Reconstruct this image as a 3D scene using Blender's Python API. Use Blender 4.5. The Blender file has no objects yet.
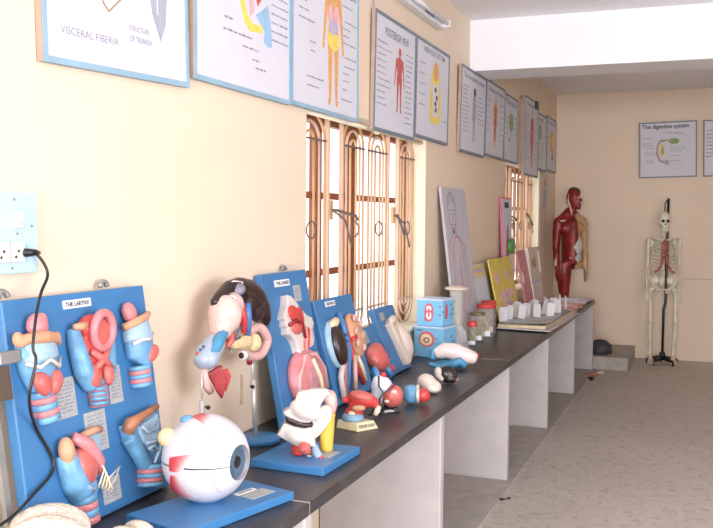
import bpy, bmesh, math, random
from mathutils import Vector, Matrix, Euler
random.seed(7)
S = bpy.context.scene
COL = S.collection
PI = math.pi
def R(d): return math.radians(d)

# ------------------------------------------------------------------ camera, world, lights, exposure
cam_d = bpy.data.cameras.new('camera'); cam = bpy.data.objects.new('camera', cam_d); COL.objects.link(cam)
cam_d.sensor_width = 36.0; cam_d.lens = 900.0/713.0*36.0; cam_d.clip_start = .05
fw = Vector((-.36046, .93142, -.05026)); rt = Vector((.93242, .36128, .00795)); up = Vector((-.02556, .0440, .99870))
cam.matrix_world = Matrix(((rt.x, up.x, -fw.x, 1.7195), (rt.y, up.y, -fw.y, 0), (rt.z, up.z, -fw.z, 1.6266), (0, 0, 0, 1)))
S.camera = cam

W = bpy.data.worlds.new('world'); S.world = W; W.use_nodes = True
bg = W.node_tree.nodes['Background']; bg.inputs[0].default_value = (1.0, .98, .96, 1); bg.inputs[1].default_value = 2.2

def area(name, loc, target, sx, sy, power, col=(1, 1, 1)):
    l = bpy.data.lights.new(name, 'AREA'); l.shape = 'RECTANGLE'; l.size = sx; l.size_y = sy; l.energy = power; l.color = col
    o = bpy.data.objects.new(name, l); COL.objects.link(o); o.location = loc
    o.rotation_euler = (Vector(target)-Vector(loc)).to_track_quat('-Z', 'Y').to_euler()
    return o
# daylight coming in through the big windows behind the camera and in the right wall
area('daylight_rear', (2.3, -5.85, 1.75), (1.7, 2.5, 3.4), 3.4, 1.6, 500, (.87, .91, 1))
area('daylight_right', (4.65, 1.1, 1.85), (0, 1.6, 2.3), 3.2, 1.5, 150, (.77, .83, 1))

S.view_settings.view_transform = 'Standard'; S.view_settings.look = 'None'; S.view_settings.gamma = 1.0
S.view_settings.use_curve_mapping = False; S.view_settings.exposure = 0.1

# ------------------------------------------------------------------ materials
MATS = {}
def mat(name, col, rough=.5, var=.06, scale=12., bump=0., metal=0., spec=.5, alpha=None, coat=0.):
    if name in MATS: return MATS[name]
    m = bpy.data.materials.new(name); m.use_nodes = True; nt = m.node_tree; b = nt.nodes['Principled BSDF']
    tc = nt.nodes.new('ShaderNodeTexCoord'); nz = nt.nodes.new('ShaderNodeTexNoise')
    nz.inputs['Scale'].default_value = scale; nz.inputs['Detail'].default_value = 4
    nt.links.new(tc.outputs['Object'], nz.inputs['Vector'])
    rp = nt.nodes.new('ShaderNodeValToRGB'); e = rp.color_ramp.elements
    e[0].position = .3; e[1].position = .7
    e[0].color = (*[max(0, c*(1-var)) for c in col], 1); e[1].color = (*[min(1, c*(1+var)) for c in col], 1)
    nt.links.new(nz.outputs['Fac'], rp.inputs['Fac']); nt.links.new(rp.outputs['Color'], b.inputs['Base Color'])
    b.inputs['Roughness'].default_value = rough; b.inputs['Metallic'].default_value = metal
    b.inputs['Specular IOR Level'].default_value = spec
    if coat: b.inputs['Coat Weight'].default_value = coat; b.inputs['Coat Roughness'].default_value = .15
    if bump:
        bp = nt.nodes.new('ShaderNodeBump'); bp.inputs['Strength'].default_value = bump; bp.inputs['Distance'].default_value = .01
        nt.links.new(nz.outputs['Fac'], bp.inputs['Height']); nt.links.new(bp.outputs['Normal'], b.inputs['Normal'])
    if alpha is not None: b.inputs['Alpha'].default_value = alpha
    MATS[name] = m
    return m
def glass(name, col=(1, 1, 1), rough=.05, mixf=.75):
    if name in MATS: return MATS[name]
    m = bpy.data.materials.new(name); m.use_nodes = True; nt = m.node_tree
    out = nt.nodes['Material Output']; nt.nodes.remove(nt.nodes['Principled BSDF'])
    t = nt.nodes.new('ShaderNodeBsdfTransparent'); t.inputs[0].default_value = (*col, 1)
    g = nt.nodes.new('ShaderNodeBsdfPrincipled'); g.inputs['Base Color'].default_value = (.9, .9, .88, 1); g.inputs['Roughness'].default_value = rough
    mx = nt.nodes.new('ShaderNodeMixShader'); mx.inputs[0].default_value = 1-mixf
    nt.links.new(t.outputs[0], mx.inputs[1]); nt.links.new(g.outputs[0], mx.inputs[2]); nt.links.new(mx.outputs[0], out.inputs[0])
    MATS[name] = m
    return m

M_wall = mat('wall_paint', (.80, .645, .485), .55, .025, 2.5, .03)
M_ceil = mat('ceiling_paint', (.89, .87, .89), .7, .03, 2.)
M_beam = mat('beam_paint', (.88, .88, .90), .6, .02, 2.)
M_white = mat('white_partition_paint', (.52, .48, .465), .6, .06, 9., .05)
M_cement = mat('cement', (.44, .40, .35), .8, .12, 10., .1)
M_blue = mat('board_blue', (.048, .185, .40), .42, .05, 8.)
M_blue2 = mat('base_blue', (.05, .20, .43), .4, .04, 8.)
M_black = mat('black_plastic', (.012, .012, .013), .35)
M_chrome = mat('steel', (.58, .58, .58), .38, .03, metal=.45)
M_grey = mat('grey_metal', (.36, .35, .33), .45, .08, metal=.6)
M_paper = mat('paper', (.66, .65, .70), .6, .03, 5.)
M_label = mat('label_paper', (.40, .42, .40), .6, .10, 60.)
M_labelw = mat('label_white', (.85, .86, .84), .5)
M_ink = mat('ink', (.06, .06, .09), .6)
M_inkg = mat('ink_faded', (.26, .26, .32), .6)
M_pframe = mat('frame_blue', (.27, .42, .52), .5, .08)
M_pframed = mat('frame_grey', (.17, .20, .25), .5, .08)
M_pside = mat('frame_wood', (.42, .30, .23), .6, .12)
P_lblue = mat('plastic_light_blue', (.14, .335, .53), .35, .25, 24.)
P_pale = mat('plastic_pale_blue', (.33, .48, .59), .35, .08, 20.)
P_white = mat('plastic_white', (.68, .61, .56), .32, .04, 8.)
P_eye = mat('plastic_eye_white', (.67, .65, .67), .22, .02, 8., coat=.3)
P_cream = mat('plastic_cream', (.74, .62, .40), .4, .08, 14.)
P_ivory = mat('plastic_ivory', (.68, .57, .47), .4, .06, 10.)
P_pink = mat('plastic_pink', (.60, .21, .22), .35, .12, 18.)
P_lpink = mat('plastic_pale_pink', (.68, .40, .36), .35, .10, 12.)
P_flesh = mat('plastic_flesh', (.58, .30, .17), .4, .10, 12.)
P_brownr = mat('plastic_brown_rim', (.38, .16, .08), .4, .15, 14.)
P_red = mat('plastic_red', (.56, .055, .05), .32, .14, 16.)
P_dred = mat('plastic_dark_red', (.30, .02, .025), .35, .2, 18.)
P_salm = mat('plastic_salmon', (.56, .13, .11), .33, .12, 16.)
P_dark = mat('plastic_dark_brown', (.030, .016, .014), .28, .3, 10.)
P_navy = mat('plastic_navy', (.035, .09, .22), .35, .12, 10.)
P_blue = mat('plastic_blue', (.06, .20, .44), .35, .12, 12.)
P_turq = mat('plastic_turquoise', (.07, .28, .46), .3, .2, 12.)
P_grayb = mat('plastic_grey_blue', (.36, .42, .50), .3, .16, 14.)
P_yel = mat('plastic_yellow', (.70, .47, .07), .4, .08, 10.)
P_bone = mat('bone', (.80, .73, .58), .5, .1, 20.)

# ------------------------------------------------------------------ mesh helper
class MB:
    def __init__(s): s.v = []; s.f = []; s.mi = []; s.sm = []; s.mats = []
    def slot(s, m):
        if m is None: return 0
        if m not in s.mats: s.mats.append(m)
        return s.mats.index(m)
    def add(s, vs, fs, m=None, smooth=False, M=None):
        n = len(s.v); i = s.slot(m)
        s.v += [tuple(M @ Vector(p)) if M is not None else tuple(p) for p in vs]
        for f in fs: s.f.append([k+n for k in f]); s.mi.append(i); s.sm.append(smooth)
        return s
    def box(s, x0, x1, y0, y1, z0, z1, m=None, M=None):
        vs = [(x0, y0, z0), (x1, y0, z0), (x1, y1, z0), (x0, y1, z0), (x0, y0, z1), (x1, y0, z1), (x1, y1, z1), (x0, y1, z1)]
        return s.add(vs, [(0, 3, 2, 1), (4, 5, 6, 7), (0, 1, 5, 4), (1, 2, 6, 5), (2, 3, 7, 6), (3, 0, 4, 7)], m, False, M)
    def prism(s, poly, z0, z1, m=None, M=None, smooth=False):
        a = sum(poly[i][0]*poly[(i+1) % len(poly)][1]-poly[(i+1) % len(poly)][0]*poly[i][1] for i in range(len(poly)))
        if a < 0: poly = poly[::-1]
        n = len(poly); vs = [(p[0], p[1], z0) for p in poly]+[(p[0], p[1], z1) for p in poly]
        fs = [tuple(range(n-1, -1, -1)), tuple(range(n, 2*n))]+[(i, (i+1) % n, n+(i+1) % n, n+i) for i in range(n)]
        return s.add(vs, fs, m, smooth, M)
    def tube(s, pts, r, m=None, n=8, M=None, flat=None, closed=False):
        P = [Vector(p) for p in pts]; k = len(P); rr = r if isinstance(r, (list, tuple)) else [r]*k
        vs = []; fs = []; prev = None
        for i in range(k):
            if closed: t = P[(i+1) % k]-P[i-1]
            else: t = P[min(i+1, k-1)]-P[max(i-1, 0)]
            t = t.normalized() if t.length > 1e-9 else Vector((0, 0, 1))
            if prev is None:
                a = Vector((0, 0, 1)) if abs(t.z) < .9 else Vector((1, 0, 0))
                u = t.cross(a).normalized()
            else:
                u = prev-t*prev.dot(t); u = u.normalized() if u.length > 1e-6 else t.orthogonal().normalized()
            prev = u; w = t.cross(u); fl = flat or (1, 1)
            for j in range(n):
                an = 2*PI*j/n; vs.append(P[i]+u*(math.cos(an)*rr[i]*fl[0])+w*(math.sin(an)*rr[i]*fl[1]))
        for i in range(k if closed else k-1):
            for j in range(n):
                a = i*n+j; b = i*n+(j+1) % n; c = ((i+1) % k)*n+(j+1) % n; d = ((i+1) % k)*n+j
                fs.append((a, b, c, d))
        if not closed: fs += [tuple(range(n-1, -1, -1)), tuple(range((k-1)*n, k*n))]
        return s.add(vs, fs, m, True, M)
    def lathe(s, prof, m=None, n=20, M=None, smooth=True):
        vs = []; fs = []; k = len(prof)
        for (r, z) in prof:
            for j in range(n): an = 2*PI*j/n; vs.append((r*math.cos(an), r*math.sin(an), z))
        for i in range(k-1):
            for j in range(n): fs.append((i*n+j, i*n+(j+1) % n, (i+1)*n+(j+1) % n, (i+1)*n+j))
        if prof[0][0] > 1e-6: fs.append(tuple(range(n-1, -1, -1)))
        if prof[-1][0] > 1e-6: fs.append(tuple(range((k-1)*n, k*n)))
        return s.add(vs, fs, m, smooth, M)
    def ell(s, c, rad, m=None, rot=(0, 0, 0), M=None, nu=20, nv=12, fn=None):
        E = Euler([R(a) for a in rot]).to_matrix(); c = Vector(c); vs = []; fs = []
        vs.append(c+E @ Vector((0, 0, -rad[2])))
        for i in range(1, nv):
            th = PI*i/nv
            for j in range(nu):
                ph = 2*PI*j/nu; d = Vector((math.sin(th)*math.cos(ph), math.sin(th)*math.sin(ph), -math.cos(th)))
                q = fn(d) if fn else 1.
                vs.append(c+E @ Vector((d.x*rad[0]*q, d.y*rad[1]*q, d.z*rad[2]*q)))
        vs.append(c+E @ Vector((0, 0, rad[2]))); L = len(vs)-1
        for j in range(nu): fs.append((0, 1+(j+1) % nu, 1+j))
        for i in range(nv-2):
            for j in range(nu):
                a = 1+i*nu+j; b = 1+i*nu+(j+1) % nu; fs.append((a, b, b+nu, a+nu))
        o = 1+(nv-2)*nu
        for j in range(nu): fs.append((o+j, o+(j+1) % nu, L))
        return s.add(vs, fs, m, True, M)
    def build(s, name, m=None, parent=None, bevel=0., seg=2):
        me = bpy.data.meshes.new(name)
        if m is not None and not s.mats: s.mats = [m]
        me.from_pydata([tuple(v) for v in s.v], [], s.f); 
        for q in s.mats: me.materials.append(q)
        me.polygons.foreach_set('material_index', s.mi); me.polygons.foreach_set('use_smooth', s.sm); me.update()
        o = bpy.data.objects.new(name, me); COL.objects.link(o)
        if parent: o.parent = parent
        if bevel:
            b = o.modifiers.new('edge', 'BEVEL'); b.width = bevel; b.segments = seg; b.limit_method = 'ANGLE'; b.angle_limit = R(40)
        return o
    def blob(s, name, m, parent=None, vox=.006, it=4, tex=None):
        """fuse everything collected so far into one smooth continuous surface"""
        me = bpy.data.meshes.new('t'); me.from_pydata([tuple(v) for v in s.v], [], s.f); me.update()
        t = bpy.data.objects.new('t', me); COL.objects.link(t)
        r = t.modifiers.new('r', 'REMESH'); r.mode = 'VOXEL'; r.voxel_size = vox; r.use_smooth_shade = True
        if it: sm = t.modifiers.new('s', 'SMOOTH'); sm.factor = .5; sm.iterations = it
        dg = bpy.context.evaluated_depsgraph_get(); dg.update()
        out = bpy.data.meshes.new_from_object(t.evaluated_get(dg)); out.name = name
        bpy.data.objects.remove(t); bpy.data.meshes.remove(me)
        out.materials.clear(); out.materials.append(m)
        out.polygons.foreach_set('use_smooth', [True]*len(out.polygons))
        o = bpy.data.objects.new(name, out); COL.objects.link(o)
        if parent: o.parent = parent
        return o

def tag(o, label, cat, group=None, kind=None):
    o['label'] = label; o['category'] = cat
    if group: o['group'] = group
    if kind: o['kind'] = kind
    return o
def thing(name, label, cat, loc=(0, 0, 0), rz=0., group=None, M=None):
    o = bpy.data.objects.new(name, None); COL.objects.link(o); o.empty_display_size = .05
    if M is not None: o.matrix_world = M
    else: o.location = loc; o.rotation_euler = (0, 0, R(rz))
    return tag(o, label, cat, group)
def struct(o): o['kind'] = 'structure'; return o
def kids(o): return [c for c in bpy.data.objects if c.parent is o]
def copy_tree(o, parent=None):
    c = o.copy(); COL.objects.link(c)
    if parent: c.parent = parent
    for k in kids(o): copy_tree(k, c)
    return c
def frame(o, u, v):
    u = Vector(u).normalized(); v = Vector(v); v = (v-u*v.dot(u)).normalized(); w = u.cross(v)
    return Matrix(((u.x, v.x, w.x, o[0]), (u.y, v.y, w.y, o[1]), (u.z, v.z, w.z, o[2]), (0, 0, 0, 1)))
def text(s, width, height, m, parent, name, u, v, w, bold=.0, rot=0.):
    cu = bpy.data.curves.new('t', 'FONT'); cu.body = s; cu.size = 1.; cu.offset = bold
    t = bpy.data.objects.new('t', cu); COL.objects.link(t)
    dg = bpy.context.evaluated_depsgraph_get(); dg.update()
    me = bpy.data.meshes.new_from_object(t.evaluated_get(dg)); bpy.data.objects.remove(t); bpy.data.curves.remove(cu)
    xs = [q.co.x for q in me.vertices]; ys = [q.co.y for q in me.vertices]
    sx = width/(max(xs)-min(xs)); sy = height/(max(ys)-min(ys)); x0 = min(xs); y0 = min(ys); ca, sa = math.cos(R(rot)), math.sin(R(rot))
    for q in me.vertices:
        a = (q.co.x-x0)*sx; b = (q.co.y-y0)*sy
        q.co = (u+a*ca-b*sa, v+a*sa+b*ca, w)
    me.materials.clear(); me.materials.append(m); me.name = name
    o = bpy.data.objects.new(name, me); COL.objects.link(o); o.parent = parent
    return o
def ell2(c, ru, rv, n=20, rot=0.):
    ca, sa = math.cos(R(rot)), math.sin(R(rot)); out = []
    for i in range(n):
        a = 2*PI*i/n; x = ru*math.cos(a); y = rv*math.sin(a); out.append((c[0]+x*ca-y*sa, c[1]+x*sa+y*ca))
    return out
def stroke(mb, pts, wd, z, m, th=.0006):
    for a, b in zip(pts[:-1], pts[1:]):
        d = Vector((b[0]-a[0], b[1]-a[1])); 
        if d.length < 1e-6: continue
        e = d.normalized()*wd*.4; n = Vector((-d.y, d.x)).normalized()*wd*.5; a2 = Vector(a)-e; b2 = Vector(b)+e
        mb.prism([tuple(a2+n), tuple(a2-n), tuple(b2-n), tuple(b2+n)], z, z+th, m)
def lines(mb, u0, u1, v, hgt, z, m, rnd):
    """one line of handwriting too small to read: a row of short pen dashes"""
    u = u0
    while u < u1:
        l = min(rnd.uniform(.010, .035), u1-u)
        mb.box(u, u+l, v, v+hgt*rnd.uniform(.7, 1.), z, z+.0006, m); u += l+rnd.uniform(.005, .011)
def capsule2(a, b, ra, rb, n=7):
    a = Vector(a); b = Vector(b); d = (b-a); an = math.atan2(d.y, d.x); out = []
    for i in range(n+1): t = an+PI/2+PI*i/n; out.append((a.x+ra*math.cos(t), a.y+ra*math.sin(t)))
    for i in range(n+1): t = an-PI/2+PI*i/n; out.append((b.x+rb*math.cos(t), b.y+rb*math.sin(t)))
    return out
def person2d(mb, c, h, z, m, th=.0008, wide=1.):
    """standing body, drawn flat: c = point between the feet"""
    def q(x, y): return (c[0]+x*h*wide, c[1]+y*h)
    parts = [ell2(q(0, .935), .05*h*wide, .065*h), capsule2(q(0, .88), q(0, .84), .028*h, .03*h)]
    parts.append([q(-.03, .855), q(.03, .855), q(.125, .81), q(.105, .66), q(.085, .60), q(.105, .50), q(.09, .45), q(-.09, .45), q(-.105, .50), q(-.085, .60), q(-.105, .66), q(-.125, .81)])
    for s in (-1, 1):
        parts += [capsule2(q(s*.125, .79), q(s*.155, .62), .03*h, .024*h), capsule2(q(s*.155, .62), q(s*.185, .46), .024*h, .016*h), ell2(q(s*.192, .425), .018*h, .04*h),
                  capsule2(q(s*.055, .47), q(s*.06, .27), .052*h, .034*h), capsule2(q(s*.06, .27), q(s*.062, .05), .034*h, .02*h), capsule2(q(s*.062, .04), q(s*.075, .01), .02*h, .024*h)]
    for i, p in enumerate(parts): mb.prism(p, z, z+th+i*.00003, m)

# ------------------------------------------------------------------ the room
RX, Y0, YB, ZC = 4.8, -6.0, 11.14, 3.15
def wall_with_holes(name, M, length, height, th, holes, m):
    """a wall in the plane u (along), v (up); holes = list of (u0,u1,v0,v1); thickness goes to -w"""
    mb = MB(); us = sorted({0., length}|{h[0] for h in holes}|{h[1] for h in holes})
    for a, b in zip(us[:-1], us[1:]):
        hs = sorted([(h[2], h[3]) for h in holes if h[0] < (a+b)/2 < h[1]]); v = 0.
        for (h0, h1) in hs: mb.box(a, b, v, h0, -th, 0, m); v = h1
        mb.box(a, b, v, height, -th, 0, m)
    o = mb.build(name); o.matrix_world = M
    return struct(o)
W1 = (3.79, 5.69, .93, 2.17); W2 = (8.18, 10.0, .93, 2.17)
wall_with_holes('wall_left', frame((0, Y0, 0), (0, 1, 0), (0, 0, 1)), YB-Y0, ZC, .22, [(W1[0]-Y0, W1[1]-Y0, W1[2], W1[3]), (W2[0]-Y0, W2[1]-Y0, W2[2], W2[3])], M_wall)
wall_with_holes('wall_back', frame((-.22, YB, 0), (1, 0, 0), (0, 0, 1)), RX+.44, ZC, .2, [], M_wall)
wall_with_holes('wall_right', frame((RX, YB, 0), (0, -1, 0), (0, 0, 1)), YB-Y0, ZC, .2, [(YB-2.7, YB+.5, .95, 2.45)], M_wall)
wall_with_holes('wall_rear', frame((RX+.2, Y0, 0), (-1, 0, 0), (0, 0, 1)), RX+.42, ZC, .2, [(RX+.2-4.0, RX+.2-.6, .95, 2.55)], M_wall)
struct(MB().box(-.22, RX+.2, Y0-.2, YB+.2, ZC, ZC+.15, M_ceil).build('ceiling'))
# floor: worn terrazzo
mf = bpy.data.materials.new('terrazzo_floor'); mf.use_nodes = True; nt = mf.node_tree; b = nt.nodes['Principled BSDF']
tc = nt.nodes.new('ShaderNodeTexCoord')
n1 = nt.nodes.new('ShaderNodeTexNoise'); n1.inputs['Scale'].default_value = 17; n1.inputs['Distortion'].default_value = 1.2; n1.inputs['Detail'].default_value = 7; n1.inputs['Roughness'].default_value = .65
n2 = nt.nodes.new('ShaderNodeTexNoise'); n2.inputs['Scale'].default_value = 1.3; n2.inputs['Detail'].default_value = 3
vo = nt.nodes.new('ShaderNodeTexVoronoi'); vo.inputs['Scale'].default_value = 26
for n in (n1, n2, vo): nt.links.new(tc.outputs['Object'], n.inputs['Vector'])
r1 = nt.nodes.new('ShaderNodeValToRGB'); r1.color_ramp.elements[0].position = .30; r1.color_ramp.elements[1].position = .50
r1.color_ramp.elements[0].color = (.42, .375, .32, 1); r1.color_ramp.elements[1].color = (.66, .60, .53, 1)
r2 = nt.nodes.new('ShaderNodeValToRGB'); r2.color_ramp.elements[0].color = (.80, .78, .76, 1); r2.color_ramp.elements[1].color = (1, 1, 1, 1)
r3 = nt.nodes.new('ShaderNodeValToRGB'); r3.color_ramp.elements[0].position = .03; r3.color_ramp.elements[1].position = .2
r3.color_ramp.elements[0].color = (.86, .85, .83, 1); r3.color_ramp.elements[1].color = (1, 1, 1, 1)
nt.links.new(n1.outputs['Fac'], r1.inputs[0]); nt.links.new(n2.outputs['Fac'], r2.inputs[0]); nt.links.new(vo.outputs['Distance'], r3.inputs[0])
x1 = nt.nodes.new('ShaderNodeMixRGB'); x1.blend_type = 'MULTIPLY'; x1.inputs[0].default_value = 1
x2 = nt.nodes.new('ShaderNodeMixRGB'); x2.blend_type = 'MULTIPLY'; x2.inputs[0].default_value = .8
nt.links.new(r1.outputs[0], x1.inputs[1]); nt.links.new(r2.outputs[0], x1.inputs[2]); nt.links.new(x1.outputs[0], x2.inputs[1]); nt.links.new(r3.outputs[0], x2.inputs[2])
nt.links.new(x2.outputs[0], b.inputs['Base Color']); b.inputs['Roughness'].default_value = .5; b.inputs['Specular IOR Level'].default_value = .3
struct(MB().box(-.22, RX+.2, Y0-.2, YB+.2, -.15, 0, mf).build('floor'))
struct(MB().box(-.0, RX, 6.82, 7.28, 2.765, ZC, M_beam).build('ceiling_beam'))
struct(MB().box(0, .645, 1.0, 10.05, 0, .012, M_cement).build('floor_strip'))
struct(MB().box(0, .975, 10.06, YB, 0, .145, M_cement).build('floor_step', bevel=.01))
struct(MB().box(1.22, RX, YB-.004, YB, .955, .962, mat('wall_line', (.50, .38, .26), .6)).build('trim_1'))

# windows: recess, dark wooden casement frames, painted iron grille
M_bar = mat('grille_cream', (.62, .35, .17), .45, .1, 6.); M_brown = mat('window_wood', (.26, .085, .035), .5, .2, 8.)
M_thin = mat('grille_thin_bar', (.16, .11, .10), .5); M_reveal = mat('reveal_paint', (.86, .76, .58), .55, .02, 3.)
M_barw = mat('grille_white', (.62, .42, .30), .45, .06, 6.)
def window(name, y0, y1, z0, z1):
    root = bpy.data.objects.new(name, None); COL.objects.link(root); root.location = (-.08, y0, z0); struct(root)
    L = y1-y0; H = z1-z0
    rv = MB(); t = .006
    rv.box(-.13, .079, -0.0, t, 0, H, M_reveal).box(-.13, .079, L-t, L, 0, H, M_reveal).box(-.13, .079, t, L-t, H-t, H, M_reveal)
    rv.box(-.13, .10, t, L-t, -.0, .02, M_reveal); rv.build('window_reveal', parent=root)
    fr = MB(); X0, X1 = -.10, -.055
    fr.box(X0, X1, t, .05, .02, H-t).box(X0, X1, L-.05, L-t, .02, H-t).box(X0, X1, .05, L-.05, H-.06, H-t).box(X0, X1, .05, L-.05, .02, .06)
    fr.box(X0-.01, X1, .86*L/1.9, 1.0*L/1.9, .06, H-.06)
    fr.build('window_frame', M_brown, root, bevel=.004)
    ml = MB(); ml.box(X0, X1, .43*L/1.9, .50*L/1.9, .06, H-.06); ml.build('mullion', M_brown, root, bevel=.004)
    for z in (1.745-.93, 1.345-.93):
        MB().box(-.09, -.065, .05, L-.05, z-.018, z+.018).build('window_rail', M_brown, root, bevel=.003)
    # four arched grille panels
    cs = [(.20, .40), (.64, .96), (1.03, 1.345), (1.56, 1.89)]
    cs = [(.02, .41), (.635, .96), (1.03, 1.345), (1.56, 1.885)]
    for a, bb in cs:
        a *= L/1.9; bb *= L/1.9; c = (a+bb)/2; w2 = (bb-a)/2-.008
        g = MB(); zt = 2.015-z0; zb = 1.12-z0; rr = [w2, w2*.64, w2*.28]
        for i, r in enumerate(rr):
            m = (M_bar, M_barw, M_bar)[i]; hs = min(1.15, (H-zt-.02)/w2)
            for s in (-1, 1):
                g.tube([(0, c+s*r, zb), (0, c+s*r, zt)], .0065, m, 6)
            g.tube([(0, c+r*math.cos(q), zt+r*math.sin(q)*hs) for q in [PI*k/12 for k in range(13)]], .0075, m, 6)
            g.tube([(0, c+r*math.cos(q), zb-r*math.sin(q)*1.0) for q in [PI*k/12 for k in range(13)]], .0075, M_barw, 6)
        for z in (zt, zb): g.box(-.004, .009, a, bb, z-.0045, z+.0045, M_thin if z == zt else M_barw)
        g.build('grille', parent=root)
        MB().tube([(.012, c+.055*math.cos(2*PI*k/16), 1.57-z0+.042*math.sin(2*PI*k/16)) for k in range(16)], .0038, M_thin, 6, closed=True).build('grille_ring', parent=root)
    for yy in (.43, .62, 1.36, 1.55):
        MB().box(-.012, .012, yy*L/1.9, yy*L/1.9+.014, .03, H-.03).build('grille_post', M_barw, root)
    return root
w1 = window('window_1', *W1); w2 = window('window_2', *W2)
# stays of the open casements
for root, pts in ((w1, ((.46, .72, .74, .69), (1.45, 1.53, .72, .60))), (w2, ((.45, .70, .74, .69), (1.40, 1.62, .76, .64)))):
    for (a, bb, za, zb) in pts:
        MB().tube([(.02, a, za), (.03, a+.03, za+.0), (.05, bb, zb+.02), (.05, bb+.02, zb)], .008, M_thin, 6).tube([(.02, a, za-.0), (.05, a+.1, za-.05), (.06, a+.16, za-.17), (.06, a+.18, za-.20)], .006, M_thin, 6).box(0, .018, a-.02, a+.015, za-.05, za+.05, M_bar).build('casement_stay', parent=root)
# curtain rod above first window
cr = MB(); cr.tube([(-.03, 3.80, 2.125), (-.03, 5.68, 2.125)], .012, M_reveal, 8); cr.ell((-.02, 4.80, 2.125), (.025, .03, .025), M_reveal)
tag(cr.build('curtain_rod'), 'slim cream curtain rod across the top of the first barred window', 'curtain rod')

# ------------------------------------------------------------------ counter
mc = bpy.data.materials.new('black_worktop'); mc.use_nodes = True; nt = mc.node_tree; b = nt.nodes['Principled BSDF']
tc = nt.nodes.new('ShaderNodeTexCoord'); n1 = nt.nodes.new('ShaderNodeTexNoise'); n1.inputs['Scale'].default_value = 5; n1.inputs['Detail'].default_value = 8; n1.inputs['Roughness'].default_value = .7
nt.links.new(tc.outputs['Object'], n1.inputs['Vector']); r1 = nt.nodes.new('ShaderNodeValToRGB'); r1.color_ramp.elements[0].position = .40; r1.color_ramp.elements[1].position = .78
r1.color_ramp.elements[0].color = (.026, .024, .026, 1); r1.color_ramp.elements[1].color = (.085, .08, .078, 1)
nt.links.new(n1.outputs['Fac'], r1.inputs[0]); nt.links.new(r1.outputs[0], b.inputs['Base Color']); b.inputs['Roughness'].default_value = .34
rr_ = nt.nodes.new('ShaderNodeMapRange'); rr_.inputs[3].default_value = .25; rr_.inputs[4].default_value = .5
nt.links.new(n1.outputs['Fac'], rr_.inputs[0]); nt.links.new(rr_.outputs[0], b.inputs['Roughness'])
ZT = .765
ye = [1.0, 2.462, 5.462, 8.46, 10.03]
lb = ['black stone worktop slab nearest the camera, under the larynx board', 'long black stone worktop slab below the first barred window', 'black stone worktop slab holding the specimen jars and yellow chart', 'short black stone worktop slab at the far end of the counter']
for i in range(4):
    o = MB().box(.002, .622, ye[i]+.002, ye[i+1]-.002, .725, ZT, mc).build('worktop', bevel=.004)
    tag(o, lb[i], 'worktop', 'worktop slabs of the wall counter')
    if i: 
        j = MB().box(.004, .620, ye[i]-.0035, ye[i]+.0035, .728, ZT+.0006, mat('grout', (.40, .38, .34), .8, .2, 30.)).build('joint', parent=o)
pl = ['white partition panel under the nearest worktop joint, cut by the picture edge', 'white partition panel below the thyroid and heart models', 'white partition panel below the second worktop joint by the blue boxes', 'white partition panel below the near edge of the covered tray', 'white partition panel below the far end of the tray', 'white partition panel closing the far end of the counter']
for k in range(6):
    y = 2.50+1.512*k
    if k == 5: y = 10.02
    tag(MB().box(.004, .612, y-.055, y, .012, .725, M_white).build('counter_partition', bevel=.006), pl[k], 'partition', 'white counter partitions')

# ------------------------------------------------------------------ wall posters
def poster(name, label, M, w, h, rnd, frame_m=M_pframe, side=M_pside, fw_=.018, group='framed anatomy charts along the left wall', th=.022):
    root = thing(name, label, 'poster', M=M, group=group)
    MB().box(.004, w-.004, .004, h-.004, 0.001, th-.004, M_paper).build('sheet', parent=root)
    f = MB()
    f.box(0, w, 0, fw_, .0, th, frame_m).box(0, w, h-fw_, h, .0, th, frame_m).box(0, fw_, fw_, h-fw_, .0, th, frame_m).box(w-fw_, w, fw_, h-fw_, .0, th, frame_m)
    f.box(-.003, -.0002, 0, h, .0, th-.002, side).build('frame', parent=root)
    return root
def wallM(y, z, lean=0.): return frame((.003+.0, y*.9875, z), (0, 1, 0), (lean, 0, 1))
ZP = .0185
rnd = random.Random(3)
def captions(root, spec, m=M_inkg, hg=.008):
    mb = MB()
    for (u0, u1, v) in spec: lines(mb, u0, u1, v, hg, ZP, m, rnd)
    return mb.build('caption_lines', parent=root)
ink_o = mat('ink_orange', (.72, .36, .13), .6, .15, 40.); ink_r = mat('ink_red', (.52, .10, .09), .6, .25, 50.); ink_y = mat('ink_yellow', (.80, .62, .12), .6, .1, 30.)
ink_g = mat('ink_green', (.28, .36, .16), .6, .2, 30.); ink_b = mat('ink_blue', (.30, .48, .66), .6, .1, 20.); ink_gy = mat('ink_grey', (.38, .38, .45), .6, .1, 20.); ink_pk = mat('ink_pink', (.78, .45, .48), .6, .15, 20.)
ink_br = mat('ink_brown', (.40, .28, .18), .6, .1, 30.); ink_v = mat('ink_violet', (.50, .42, .60), .6, .1, 20.)

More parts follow.
